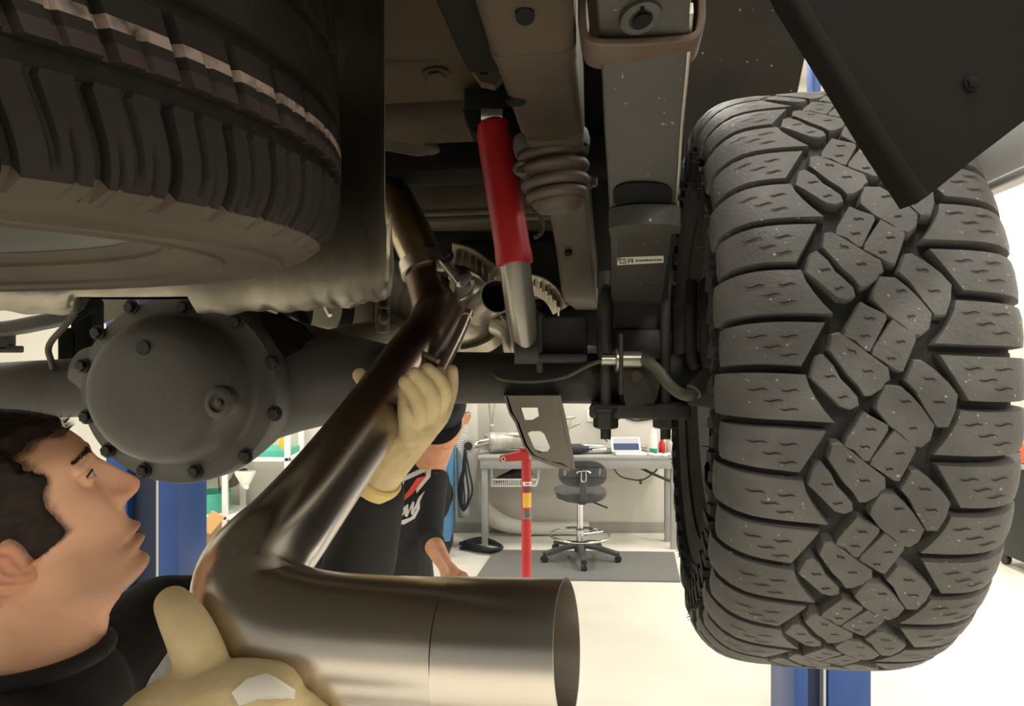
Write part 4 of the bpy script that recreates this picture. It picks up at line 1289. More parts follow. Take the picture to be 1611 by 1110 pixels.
# ---- installed exhaust pipe with clamp
op = MB().tube(cat([P(440, 20, 1.42), P(520, 150, 1.40), P(585, 258, 1.36), P(628, 330, 1.33), P(668, 416, 1.27)], 6), .0385, 32)
op.tube([P(560, 250, 1.3), P(620, 355, 1.3), P(648, 402, 1.28)], .004, 8)
solo('exhaust_pipe', op, M['pipeold'], 'shiny stained exhaust pipe coming down from the upper left into the clamp', 'pipe', P(628, 330, 1.33))

# ---- the new tail pipe, held by the man
def tint(m, z0, z1, dark):                       # base colour turns darker brown towards the pipe's upper end
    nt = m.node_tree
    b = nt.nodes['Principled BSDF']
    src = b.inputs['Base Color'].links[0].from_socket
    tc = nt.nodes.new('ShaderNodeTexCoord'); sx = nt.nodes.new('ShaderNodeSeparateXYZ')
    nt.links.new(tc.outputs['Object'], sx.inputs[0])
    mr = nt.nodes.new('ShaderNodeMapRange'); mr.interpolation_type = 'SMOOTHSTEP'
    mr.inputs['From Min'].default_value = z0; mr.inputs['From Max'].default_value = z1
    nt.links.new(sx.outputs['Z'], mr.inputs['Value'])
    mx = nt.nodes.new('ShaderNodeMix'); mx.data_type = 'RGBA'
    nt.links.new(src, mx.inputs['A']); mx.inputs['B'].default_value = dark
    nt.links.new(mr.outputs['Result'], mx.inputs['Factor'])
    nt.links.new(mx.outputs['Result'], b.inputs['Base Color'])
M['pipebend'] = mat('upward_browned_steel', rgb(214, 208, 200), 0.27, 1.0, c2=rgb(198, 190, 180), scale=2.5, detail=2, rvar=0.05)
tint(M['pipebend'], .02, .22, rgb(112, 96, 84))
tp = thing('tail_pipe', 'large new steel tail pipe held up in the middle of the picture', 'tail pipe', P(430, 900, .7))
PK = [(668, 412, 1.275, .0415), (674, 436, 1.265, .042), (684, 470, 1.245, .0425), (688, 498, 1.22, .043), (668, 535, 1.16, .0435), (640, 574, 1.09, .0438), (592, 646, .98, .0442), (520, 745, .86, .0455), (455, 828, .77, .048)]
EL = [(420, 868, .735, .051), (398, 905, .715, .0555), (398, 945, .70, .058), (425, 975, .69, .0595), (470, 992, .684, .06), (520, 1001, .677, .06)]
TP = [(520, 1001, .677, .0602), (610, 1009, .664, .0602), (705, 1014, .648, .0602)]
TIP = [(705, 1014, .648, .0612), (720, 1015, .646, .0612), (800, 1019, .634, .0612), (893, 1022, .62, .0612)]
def seg(name, pts, n_, wall, label=None, m_='pipe'):
    c_ = cat([tuple(P(a, b, d)) + (r,) for a, b, d, r in pts], n_)
    return part(name, MB().tube([p[:3] for p in c_], [p[3] for p in c_], 56, wall=wall), M[m_], tp, label=label, ang=50)
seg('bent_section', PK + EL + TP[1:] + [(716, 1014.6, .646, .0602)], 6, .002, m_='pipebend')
seg('tip', TIP, 4, .0022)
part('hanger_rod', MB().tube([P(737, 492, 1.14), P(722, 528, 1.1), P(694, 584, 1.03)], .0085, 14).tube([P(737, 492, 1.14), P(734, 499, 1.13)], .009, 14), M['rod'], tp, label='bright hanger rod')
part('hanger_rod', MB().tube([P(646, 546, 1.075), P(690, 568, 1.05)], .0045, 10), M['rod'], tp, label='short cross rod')

cl = thing('pipe_clamp', 'steel band clamp with bolt where the two exhaust pipes join', 'clamp', P(672, 418, 1.27))
p0_, p1_ = P(668, 412, 1.275), P(677, 448, 1.26)
ca = (p1_ - p0_).normalized()
part('band', MB().lathe([(.0425, -.004), (.046, -.003), (.0465, .01), (.0462, .022), (.0425, .023)], P(667, 412, 1.272), ca, 48), M['pipe'], cl)
part('lug', MB().box(P(700, 418, 1.225), (.03, .02, .024), bev=.005).box(P(716, 432, 1.22), (.026, .024, .022), bev=.006).tube([P(696, 410, 1.22), P(724, 446, 1.2)], .008, 14), M['shocksilver'], cl)
part('nut', hexbolt(MB().lathe([(.012, 0), (.014, .002), (.014, .022), (.01, .024)], P(722, 426, 1.21), (.5, -.5, -.7), 16), P(703, 404, 1.21), (-.2, -.8, .3), .009, .012), M['bolt'], cl)
part('tail_strip', MB().sweep([P(712, 440, 1.22), P(711, 452, 1.22), P(709, 466, 1.22)], XX, rrect(.005, .002, .001)), M['pipe'], cl)

# ---- leaf spring --------------------------------------------------------------
leaf = thing('leaf_spring', 'wide grey leaf spring with a white sticker left of the big tyre', 'leaf spring', P(1005, 480, 1.1))
lpth = cat([P(1016, -330, .42), P(1012, -10, .585), P(1012, 110, .665), P(1010, 200, .735), P(1010, 300, .825), P(1006, 400, .98), P(1003, 486, 1.12), P(1000, 545, 1.6)], 5)
part('main_leaf', MB().sweep(lpth, RV, rrect(.039, .007, .003)), M['spring'], leaf)
up2 = [Vector(p) + UP * .017 + BK * 0 for p in lpth[5:]]
part('second_leaf', MB().sweep(up2, RV, rrect(.0385, .006, .003)), M['axle'], leaf)
edge = [Vector(p) + RV * .0405 + UP * .002 for p in lpth[6:26]]
part('edge_liner', MB().sweep(edge, RV, rrect(.0018, .006, .001)), M['shocksilver'], leaf, label='bright edge strip')
hp_ = cat([P(1014, 338, .845), P(1014, 350, .87), P(1011, 400, .965), P(1004, 470, 1.06)], 6)
hsec = [(-.041, .0), (-.041, .016), (.041, .016), (.041, .0), (.034, -.006), (-.034, -.006)]
part('helper_leaf', MB().sweep(hp_, RV, hsec), M['spring'], leaf)
ta = P(1014, 338, .845)
tipo = MB()
t_dir = (Vector(hp_[0]) - Vector(hp_[4])).normalized()
up_ = RV.cross(t_dir).normalized()
tl = []
for k in range(17):
    t = PI * k / 16
    tl.append(ta + RV * (.043 * math.cos(t)) + t_dir * (.02 * math.sin(t)) - t_dir * .003)
tl += [ta - RV * .043 - t_dir * .03, ta + RV * .043 - t_dir * .03]
tipo.plate([p - up_ * .008 for p in tl], up_ * .024)
part('helper_tip', tipo, M['spring'], leaf, ang=50)
rec = MB()
rr_ = []
for k in range(28):
    t = 2 * PI * k / 28
    c_, s_ = math.cos(t), math.sin(t)
    rr_.append(P(1011 + 47 * math.copysign(abs(c_) ** .7, c_), 309 + 21 * math.copysign(abs(s_) ** .7, s_), .82))
# dark oval painting the shaded gap by the helper tip, laid on the leaf's underside
ln = (Vector(lpth[22]) - Vector(lpth[19])).normalized()
nn = RV.cross(ln).normalized()
if nn.z > 0: nn = -nn
lc = P(1010, 300, .825)
rr2 = []
for q in rr_:
    d_ = (q - CAM).normalized()
    t_ = ((lc + nn * .0085) - CAM).dot(nn) / d_.dot(nn)
    rr2.append(CAM + d_ * t_)
rec.plate(rr2, -nn * .006)
part('recess_shade', rec, M['ink'], leaf, label='dark oval painted for the shaded recess')
fk = MB()
fk.plate(ppoly([(963, 462), (1047, 462), (1036, 538), (1032, 541), (1012, 541), (1008, 526), (992, 526), (988, 541), (972, 541), (968, 536)], 1.085), (0, .03, 0))
part('spring_stop', fk, M['axle'], leaf)
st = MB()
sa_ = [P(x, y, .64) for x, y in ((1097, -10), (1099, 40), (1095, 66), (1082, 78), (1050, 82), (1008, 85), (960, 86), (932, 82), (921, 70), (918, 48), (919, 20))]
st.sweep(cat([tuple(p) for p in sa_], 4), FW, rrect(.027, .0035, .002))
part('strap', st, M['rust'], leaf, label='rusty strap')
tpn = MB()
t0_ = P(1013, 28, .59)
hexbolt(tpn, t0_, (0, -.35, -1), .012, .003)
bs_ = MB()
bsn = Vector((0, -.42, -.9)).normalized()
bs_.lathe([(.016, -.006), (.015, .0), (.012, .0015), (.009, .0015), (.007, -.002), (0, -.002)], P(1008, 30, .595), bsn, 28, sy=1.2)
part('boss', bs_, M['spring'], leaf)
part('keyhole', MB().lathe([(.0068, 0), (.0068, .003), (0, .003)], P(1009, 31, .592), bsn, 20, sy=1.25).box(P(1009, 19, .588), (.003, .012, .004)), M['ink'], leaf, label='dark keyhole')
hl_ = MB().sweep(hp_, RV, hsec)
stk = [([(971, 405), (1044, 402), (1044, 413), (971, 417)], 0)]
def bar(x0, y0, x1, y1):
    stk.append(([(x0, y0), (x1, y0), (x1, y1), (x0, y1)], 1))
for q in ((975, 407, 985, 408.2), (975, 413, 985, 414.2), (975, 407, 976.3, 414), (980, 409.6, 985, 410.7), (984, 409.6, 985, 414), (988, 407, 989.4, 414), (988, 407, 996, 408.2), (990, 410, 995, 411.2), (994.5, 407, 996, 413.6)):
    bar(*q)
x_ = 1000
rnd = random.Random(5)
while x_ < 1040:
    w_ = rnd.choice((1.6, 2.2, 2.6))
    bar(x_, 408.4 - (x_ - 1000) * .03, x_ + w_, 411.2 - (x_ - 1000) * .03)
    x_ += w_ + 1.0
o_ = decal('sticker', stk[:1], bvh_of(hl_), M['sticker'], leaf, off=.0008)
o_['label'] = 'small white sticker'
o2 = decal('sticker_print', stk[1:], bvh_of(hl_), M['ink'], o_, off=.0012, sub=1)
solo('brake_cable', MB().tube(cat([P(1047, 415, 1.0), P(1050, 440, 1.03), P(1050, 470, 1.06), P(1049, 490, 1.08)], 4), .002, 6).tube(cat([P(955, 430, 1.1), P(952, 500, 1.08), P(953, 560, 1.06)], 4), .013, 12), M['axle'],
     'dark post and wire beside the lower end of the leaf spring', 'cable', P(1000, 470, 1.08))

# ---- wheel well
wl = MB().plate([P(1060, -80, 1.62), P(1266, -80, 1.62), P(1268, 80, 1.62), P(1254, 148, 1.62), P(1250, 200, 1.62), P(1200, 620, 1.62), P(1062, 620, 1.62)], (0, .03, 0))
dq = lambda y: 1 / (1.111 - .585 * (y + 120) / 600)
dp = MB().plate([P(x, y, dq(y)) for x, y in ((885, -120), (1075, -120), (1075, 480), (948, 480), (905, 300))], (0, .02, 0))  # black sheet puts the shade of this gap into colour
solo('gap_shade_sheet', dp, M['dark'], 'black sheet standing in for shade in the gap between the frame rail and the leaf spring', 'panel', P(960, 200, 1.6))
solo('wheel_liner', wl, M['liner'], 'speckled brown wheel well wall above and behind the big tyre', 'wheel liner', P(1160, 100, 1.62))
fd = MB()
fd.plate(ppoly([(1212, -60), (1238, 0), (1300, 98), (1372, 216), (1440, 322), (1470, 300), (1530, 252), (1640, 168), (1760, 80), (1760, -60)], .50), (0.004, .02, .01))
fd.sweep([P(x, y, .498) for x, y in ((1208, -60), (1240, 4), (1300, 100), (1372, 218), (1438, 318))], YY, rrect(.012, .006, .004))
hexbolt(fd, P(1530, 130, .498), (0, -1, 0), .004, .002)
solo('mud_flap', fd, M['flap'], 'dark angular mud flap close to the camera at the upper right', 'mud flap', P(1440, 200, .5))
bsd = MB()
def bs_pt(b, z): return TC + RV * .19 + FW * b + UP * (z - TC.z)
bsd.plate([bs_pt(-.75, 2.06), bs_pt(-.5, 2.098), bs_pt(-.12, 2.10), bs_pt(-.10, 2.3), bs_pt(-.3, 2.6), bs_pt(-.75, 2.6)], RV * .02)
bsd.sweep([bs_pt(-.75, 2.06), bs_pt(-.5, 2.098), bs_pt(-.12, 2.10)], RV, rrect(.012, .006, .004))
solo('fender_panel', bsd, M['bodyside'], 'pale lower bed side panel behind the mud flap lit by the window', 'body panel', bs_pt(0, 2.1))

rbm = MB()  # unseen bumper, added and set low to keep back light off the underbody
rbm.box((-.1, -.28, 2.13), (2.1, .22, .34), rot=(RV, FW, UP), bev=.04, seg=4)
rbm.box((-.35, -.13, 2.06), (1.3, .12, .12), rot=(RV, FW, UP), bev=.01)
solo('light_blocking_bumper', rbm, M['flap'], 'unseen rear bumper and hitch bar above the camera, added to block light from behind', 'bumper', (-.1, -.28, 2.16))
# =================================================================== the two men
M['skin'] = mat('skin', rgb(214, 158, 122), 0.5, c2=rgb(202, 142, 108), scale=30, bump=0.08, bscale=300, sss=0.08)
M['hair'] = mat('dark_brown_hair', rgb(44, 32, 24), 0.55, c2=rgb(30, 22, 17), scale=60, bump=0.4, bscale=180, spec=0.2)
M['shirt'] = mat('black_knit', rgb(25, 25, 26), 0.85, c2=rgb(20, 20, 21), scale=40, bump=0.1, bscale=300)
M['shirt2'] = mat('black_cotton', rgb(36, 37, 40), 0.85, c2=rgb(30, 31, 34), scale=30)
M['jeans'] = mat('dark_denim', rgb(38, 42, 52), 0.85, c2=rgb(30, 33, 42), scale=30)
M['cap'] = mat('navy_cap', rgb(34, 36, 44), 0.8)
M['glove'] = mat('cream_glove', rgb(216, 196, 154), 0.85, c2=rgb(200, 178, 134), scale=25, bump=0.2, bscale=400)
M['cuff'] = mat('glove_cuff', rgb(218, 192, 126), 0.8)
M['glovelab'] = mat('glove_label', rgb(236, 232, 222), 0.8)
M['printgrey'] = mat('grey_shirt_print', rgb(158, 158, 162), 0.8, c2=rgb(176, 176, 180), scale=60)
M['printwhite'] = mat('white_shirt_print', rgb(222, 220, 216), 0.8)
M['printred'] = mat('red_shirt_print', rgb(232, 84, 72), 0.8)
M['brow'] = mat('eyebrow_hair', rgb(64, 46, 36), 0.7, spec=0.2)
M['eye'] = mat('eye_white', rgb(200, 186, 174), 0.25)
M['iris'] = mat('iris', rgb(60, 44, 34), 0.2)
M['lip'] = mat('lip', rgb(190, 120, 100), 0.5)
M['boot'] = mat('black_boot', rgb(30, 29, 28), 0.6)

# ---- a head sculpted as slices: x forward, y towards his left, z up, centimetres from the ear opening
FRONT = [(-9.4, 3.6), (-9.0, 6.0), (-8.5, 7.6), (-7.9, 8.6), (-7.2, 8.75), (-6.0, 8.7), (-5.2, 9.1), (-4.3, 9.05), (-3.2, 9.2), (-1.3, 9.1), (.5, 8.7), (3, 8.4), (5, 8.75), (6.2, 9.0), (7.2, 8.95), (8.9, 8.2), (10.2, 6.9), (11.2, 5.2), (12, 3.2), (12.6, 1.0), (12.9, -.9)]
BACK = [(-9.4, -3), (-6, -5.5), (-3, -6.8), (0, -8.6), (3, -9.6), (6, -9.5), (8.5, -8.3), (10.8, -6.0), (12.1, -3.6), (12.9, -1.1)]
WIDTH = [(-9.4, 2.2), (-8.7, 3.2), (-7.6, 4.0), (-5.8, 5.0), (-3, 6.1), (0, 7.0), (3, 7.5), (6, 7.6), (8.5, 7.1), (10.4, 5.8), (11.7, 4.0), (12.5, 2.3), (12.9, .3)]
EXPO = [(-8.9, 2.0), (-6, 1.9), (-3, 2.05), (0, 2.3), (3, 2.5), (7, 2.45), (12, 2.1)]


def gs(v, c, s):
    return math.exp(-((v - c) / s) ** 2)


def head_base(z, a):
    f, b, w, e = smt(FRONT, z), smt(BACK, z), smt(WIDTH, z), smt(EXPO, z)
    x0 = -1.0 if z > 0 else -1.0 + (0.35 * -z)
    x0 = min(x0, f - 0.6)
    c_, s_ = math.cos(a), math.sin(a)
    ee = e if c_ > 0 else 2.1
    k = (abs(c_) ** ee + abs(s_) ** ee) ** (-1 / ee)
    L = (f - x0) if c_ > 0 else (x0 - b)
    return x0 + c_ * k * L, s_ * k * w


def head_pt(z, a):
    x, y = head_base(z, a)
    if math.cos(a) > -0.1:
        ay = abs(y)
        # nose
        N = lerpt([(-1.7, 0), (-1.2, .2), (-.8, .8), (-.5, 1.9), (-.1, 2.55), (.4, 3.0), (.85, 3.1), (1.3, 2.95), (3.0, 2.05), (4.0, 1.3), (4.8, .65), (5.6, .25), (6.4, 0)], z)
        sg = lerpt([(-1.2, 1.2), (-.5, 1.25), (.3, 1.15), (1.2, .95), (2.6, .85), (4.5, .95), (6, 1.3)], z)
        x += N * math.exp(-(ay / sg) ** 2.4)
        x += 0.95 * gs(ay, 1.5, .5) * gs(z, .15, .75)             # wings
        x -= 1.5 * gs(ay, .72, .36) * gs(z, -.62, .3)            # nostrils
        x -= 0.28 * gs(ay, 2.0, .28) * gs(z, .3, 1.0)
        # eye sockets, brow, lids
        x -= 1.0 * gs(ay, 3.1, 1.35) * gs(z, 3.9, .95)
        x -= 0.5 * gs(ay, 1.7, .6) * gs(z, 4.3, 1.0)
        x += 0.42 * gs(ay, 3.0, 2.0) * gs(z, 5.95, .75)
        x += 0.5 * gs(ay, 4.8, 1.7) * gs(z, 1.2, 1.5)             # cheek bone
        x -= 0.35 * gs(ay, 3.6, 1.2) * gs(z, -2.6, 1.6)
        # mouth
        x += 0.75 * gs(ay, 0, 2.0) * gs(z, -3.55, .5)
        x += 0.6 * gs(ay, 0, 1.8) * gs(z, -5.0, .5)
        x -= 0.75 * gs(ay, 0, 2.3) * gs(z, -4.3, .22)
        x -= 0.25 * gs(ay, 2.4, .4) * gs(z, -4.25, .5)
        x -= 0.15 * gs(ay, 0, .4) * gs(z, -2.2, .7)
        x += 0.35 * gs(ay, 0, 1.4) * gs(z, -7.3, .8)
        x -= 0.3 * gs(ay, 0, 1.8) * gs(z, -6.05, .4)
    return x, y


def head_mesh(tr, nz=150, na=160, ear=True):
    mb = MB()
    zs = [-9.4 + 22.3 * k / nz for k in range(nz + 1)]
    vs = []
    for z in zs:
        for k in range(na):
            x, y = head_pt(z, 2 * PI * k / na)
            vs.append(tr(x, y, z))
    fs = []
    for i in range(nz):
        for k in range(na):
            k2 = (k + 1) % na
            fs.append((i * na + k, i * na + k2, (i + 1) * na + k2, (i + 1) * na + k))
    fs.append(tuple(range(na))[::-1]); fs.append(tuple(nz * na + k for k in range(na)))
    mb.add(vs, fs)
    if ear:
        for s_ in (-1, 1):
            def E(u, v, o):                       # u forward, v up along the ear, o outward
                return tr(-.5 + (u * .96 - v * .28) * .84, s_ * (7.0 + o * .8 - u * .4), -.1 + (v * .96 + u * .28) * .84)
            def T(pts, r):
                pp = [Vector(E(*p)) for p in cat(pts, 5)]
                sc = (Vector(tr(0, 1, 0)) - Vector(tr(0, 0, 0))).length
                mb.limb([(p, r * sc) for p in pp], 8)
            T([(1.0, .3, .3), (1.3, 1.4, .5), (.7, 2.5, .9), (-.6, 2.9, 1.2), (-1.6, 2.3, 1.5), (-1.9, .9, 1.5), (-1.5, -.7, 1.2), (-.7, -1.9, .9), (.1, -2.6, .6), (.7, -2.4, .35), (.9, -1.5, .3)], .36)
            T([(.1, 1.9, .8), (-.7, 1.2, 1.1), (-.9, .1, 1.1), (-.5, -.9, .9), (.3, -1.3, .6)], .3)
            T([(1.0, .1, .25), (1.15, -.5, .45), (.8, -1.0, .4)], .38)
            T([(.2, -2.0, .4), (-.2, -1.5, .6)], .55)
            for (u, v) in ((-.3, 1.5), (-.9, .6), (-.7, -.6), (.2, 1.0), (0, 0), (.1, -.9)):
                T([(u, v, .0), (u - .1, v, .3)], .62)
    return mb


def frame_tr(org, f, u, l, s=0.01):
    return lambda x, y, z: org + (f * x + l * y + u * z) * s


# =============== man on the left
yaw, tlt = math.radians(31), math.radians(25)
hh = Vector((math.cos(yaw), math.sin(yaw), 0))
hf = hh * math.cos(tlt) + UP * math.sin(tlt)
hu = UP * math.cos(tlt) - hh * math.sin(tlt)
hl = hu.cross(hf)
HO = P(36, 857, .70)
HS = .01
TR = frame_tr(HO, hf, hu, hl, HS)
man = thing('person', 'man in profile looking up, in black sweater and cream gloves, holding the tail pipe', 'person', (-.52, .78, 0))
hd = head_mesh(TR)
nk0 = TR(-2.6, 0, -1.5)
nk = TR(-3.9, 0, -11.2); nk1 = nk + Vector((-.015, -.005, -.11))
neck = [(nk0, .058), (TR(-2.6, 0, -6), .0575), (nk, .058), (nk1, .066)]
hd.limb(neck, 32)
hd.limb([(TR(1.6, 0, -10.2), .018), (TR(.35, 0, -12.0), .0175), (TR(-1.0, 0, -14.0), .017)], 16)       # throat
hd.limb([(TR(-3.0, -5.0, -3.5), .018), (TR(-1.5, -1.5, -15), .014)], 12)                              # neck muscle
hd.limb([(TR(3.6, 0, -7.6), .024), (TR(1.4, 0, -8.4), .03)], 16)
for s_ in (-1, 1):
    hd.ball(TR(7.35, 3.1 * s_, 3.95), .0122, 24)
    hd.limb([(TR(8.1, 1.9 * s_, 5.3), .006), (TR(8.35, 3.0 * s_, 5.45), .0065), (TR(7.5, 4.6 * s_, 5.0), .006)], 10)
body = remesh(hd, .0019, 5, .5)
SHL = Vector((-.465, .93, 1.53)); SHR = Vector((-.42, .54, 1.52)); ELB = P(545, 965, 1.14); WR = P(600, 748, 1.035)
ELR = Vector((-.40, .36, 1.26)); WRR = P(250, 1140, .60)
PEL = Vector((-.60, .78, .98))
low = MB()
low.limb([(Vector((-.49, .72, 1.50)), .085), (Vector((-.56, .75, 1.35)), .13), (Vector((-.58, .77, 1.15)), .125), (PEL, .13)], 20)
low.limb([(SHR, .06), (Vector((-.49, .72, 1.5)), .075), (SHL, .06)], 20)
low.limb([(SHL, .056), (ELB, .042), (WR, .030)], 20)
low.limb([(SHR, .056), (ELR, .042), (WRR, .024)], 20)
FT = [(Vector((-.60, .90, .92)), Vector((-.56, .94, .50)), Vector((-.62, 1.0, .08)), Vector((-.40, 1.03, .04))), (Vector((-.62, .66, .92)), Vector((-.58, .60, .50)), Vector((-.64, .54, .08)), Vector((-.42, .52, .04)))]
for h_, k_, a_, t_ in FT:
    low.limb([(h_, .088), (k_, .06), (a_, .042), (t_, .034)], 16)
lowr = remesh(low, .008, 4)
body.add(lowr.v, lowr.f)
pm = link('body', body.mesh('body', origin_of(man), [M['skin']], 80), man)
def hair_mask(x, y, z):
    ay = abs(y)
    top = z - (8.7 + .05 * ay + .9 * noise.noise(Vector((y * .6, z * .3, 3))))
    side = smt([(-6, -5.5), (-3, -4.5), (-1.0, -1.8), (-.5, 2.6), (0.1, 4.9), (1.8, 4.5), (4.2, 4.4), (5.7, 5.5), (7.4, 4.5), (9.6, 3.7), (13, 2)], z) - x
    if ay < 3.5:
        side = -9
    side += .35 * noise.noise(Vector((x * 1.3, z * 1.3, 7)))
    m = max(top * 1.2, side)
    if ay > 6.2 and -2.8 < x < 1.1 and z < 2.4:      # round the ear
        m = min(m, math.hypot((x + .8) / 1.6, (z - .2) / 2.5) * 2 - 2.1)
    return m
# stubble, lips and skin tone as a colour attribute
col = pm.data.color_attributes.new('tone', 'FLOAT_COLOR', 'POINT')
inv = Matrix((hf, hl, hu))
oo = origin_of(man)
for i, v in enumerate(pm.data.vertices):
    q = inv @ (v.co + oo - HO) / HS
    x, y, z = q
    beard = 0.0
    if z < 1.5 and x > -1 and z > -11:
        e = lerpt([(-10, 7), (-8.6, 3), (-6, .2), (-2, 1.2), (0, 3.5), (.8, 5.2)], z)      # back edge of the beard
        up = lerpt([(0, -.2), (3.5, -.3), (6, -1.8), (8.0, -2.9), (9.0, -1.6), (12, -1.2)], x)
        beard = max(0, min(1, (x - e) / 3.0)) * max(0, min(1, (up + .6 - z) / 2.4)) * max(0, min(1, (z + 10.5) / 2))
    lip = gs(z, -4.35, .75) * gs(abs(y), 0, 2.4) * (1 if x > 8.2 else 0)
    ruddy = gs(z, .6, 1.4) * gs(abs(y), 0, 1.6) * (1 if x > 8 else 0)
    if abs(y) > 6.6 and abs(z) < 3.2 and -3 < x < 2:
        ruddy = .8
    n_ = .9 + .2 * noise.noise(v.co * 40)
    c_ = Vector((lin(220), lin(168), lin(136)))
    c_ = c_.lerp(Vector((lin(206), lin(128), lin(98))), min(1, ruddy * .7))
    c_ = c_.lerp(Vector((lin(148), lin(108), lin(84))), beard * .55 * n_)
    c_ = c_.lerp(Vector((lin(190), lin(116), lin(98))), lip * .55)
    if z > -3 and x > -9:
        hm_ = hair_mask(x, y, z)
        fd_ = max(0, min(1, (hm_ + .8) / 1.0))
        c_ = c_.lerp(Vector((lin(60), lin(44), lin(34))), fd_ * fd_ * .85 * n_)
    col.data[i].color = (c_.x, c_.y, c_.z, 1)
ms = M['skin'].copy(); ms.name = 'face_skin'
at = ms.node_tree.nodes.new('ShaderNodeAttribute'); at.attribute_name = 'tone'
ms.node_tree.links.new(at.outputs['Color'], ms.node_tree.nodes['Principled BSDF'].inputs['Base Color'])
pm.data.materials[0] = ms
# eyes
for s_ in (-1, 1):
    el_ = Vector((7.35, 3.1 * s_, 3.95))
    def eyept(az, el, r):
        return TR(el_.x + r * math.cos(el) * math.cos(az), el_.y + r * math.cos(el) * math.sin(az), el_.z + r * math.sin(el))
    up_e = lambda t: math.radians(-2 + 15 * (1 - t * t))
    lo_e = lambda t: math.radians(-2 - 13 * (1 - t * t))
    ew = MB()
    vs = []
    for i_ in range(9):
        for k_ in range(25):
            t_ = -1 + 2 * k_ / 24
            vs.append(eyept(t_ * .95 + .12 * s_, lo_e(t_) + (up_e(t_) - lo_e(t_)) * i_ / 8, 1.25))
    ew.add(vs, [(i_ * 25 + k_, i_ * 25 + k_ + 1, (i_ + 1) * 25 + k_ + 1, (i_ + 1) * 25 + k_) for i_ in range(8) for k_ in range(24)])
    part('eye', ew, M['eye'], man, ang=80)
    ir = MB()
    vs = [eyept(.0, math.radians(3), 1.275)]
    for k_ in range(20):
        a_ = 2 * PI * k_ / 20
        e_ = math.radians(3) + .4 * math.sin(a_)
        e_ = max(lo_e(0) + .03, min(up_e(0), e_))
        vs.append(eyept(.42 * math.cos(a_), e_, 1.262))
    ir.add(vs, [(0, 1 + k_, 1 + (k_ + 1) % 20) for k_ in range(20)])
    part('iris', ir, M['iris'], man, ang=80)
    lid = MB()
    lid.tube([eyept((-1 + 2 * k_ / 24) * 1.0 + .12 * s_, up_e(-1 + 2 * k_ / 24) + .03, 1.265) for k_ in range(25)], .0009, 8)
    part('eyelash', lid, M['hair'], man)
    lid = MB()
    lid.tube([eyept((-1 + 2 * k_ / 24) * 1.0 + .12 * s_, lo_e(-1 + 2 * k_ / 24) - .07, 1.25) for k_ in range(25)], .0011, 8)
    part('eyelid', lid, M['skin'], man)
    brw = MB()
    rnd = random.Random(11)
    for k in range(190):
        t = rnd.random()
        y_ = 1.3 + 4.6 * t
        z_ = 5.95 + .55 * math.sin(t * 2.2) - .5 * t + rnd.uniform(-.38, .38) * (1 - t * .6)
        a_ = math.asin(max(-1, min(1, y_ / 8.2)))
        x_, _y = head_pt(z_, a_)
        _a = math.atan2(y_, x_ + 1)
        x_, _y = head_pt(z_, _a)
        p_ = TR(x_ + .02, _y * s_, z_); q_ = TR(x_ - .2 + .12, (_y + .75) * s_, z_ + .22 - .35 * t)
        brw.tube([p_, q_], [.00035, .00015], 4)
    part('eyebrow', brw, M['brow'], man)
# hair
hr = MB()
nz, na = 120, 150
vs = []
for i in range(nz + 1):
    z = -6 + 18.9 * i / nz
    for k in range(na):
        a = 2 * PI * k / na
        x, y = head_pt(z, a)
        m = hair_mask(x, y, z)
        th = .30 + 1.35 * max(0, min(1, (z - 4.5) / 4.5)) * max(.35, min(1, (9.5 - x) / 7))
        if z < 1:
            th *= max(.3, 1 - (1 - z) * .15)
        q = max(0, min(1, (m + .15) / (1.0 if z < 7 else 1.8)))
        q = q * q * (3 - 2 * q)
        nn_ = noise.noise(Vector((x, y, z)) * 1.6) * .12 + noise.noise(Vector((x * .7, y * 3.0, z * 2.0))) * .1
        off = -.35 + q * (.35 + th + nn_)
        c_ = Vector((x + 1, y, (z - 3) * .6)).normalized()
        vs.append(TR(x + c_.x * off, y + c_.y * off, z + c_.z * off))
fs = [(i * na + k, i * na + (k + 1) % na, (i + 1) * na + (k + 1) % na, (i + 1) * na + k) for i in range(nz) for k in range(na)]
fs += [tuple(range(na))[::-1], tuple(nz * na + k for k in range(na))]
hr.add(vs, fs)
rnd = random.Random(2)
cnt = 0
while cnt < 15000:                                    # short strands
    z = rnd.uniform(-3, 12.4); a = rnd.uniform(0, 2 * PI)
    x, y = head_pt(z, a)
    m = hair_mask(x, y, z)
    if m < -.25 or (y > 3 and rnd.random() < .7):
        continue
    cnt += 1
    th = (.25 + 1.2 * max(0, min(1, (z - 4.5) / 4.5))) * (.5 if z < 4 else 1)
    c_ = Vector((x + 1, y, (z - 3) * .6)).normalized()
    o_ = -.1 + th * max(.1, min(1, m))
    p0 = Vector((x, y, z)) + c_ * (o_ * .6)
    d_ = Vector((-.6, rnd.uniform(-.3, .3), -.5 if z < 6 else -.1)) + c_ * .7 + Vector((rnd.uniform(-.3, .3),) * 3)
    if m < .9 and z > 7:
        d_ = Vector((.3, rnd.uniform(-.4, .4), .1)) + c_ * .6
    p1 = p0 + d_ * (.35 + .7 * th) * rnd.uniform(.5, 1)
    sd = Vector((rnd.uniform(-1, 1), rnd.uniform(-1, 1), rnd.uniform(-1, 1))) * .02
    hr.add([TR(*(p0 - sd)), TR(*(p0 + sd)), TR(*p1)], [(0, 1, 2)])
part('hair', hr, M['hair'], man, ang=80)
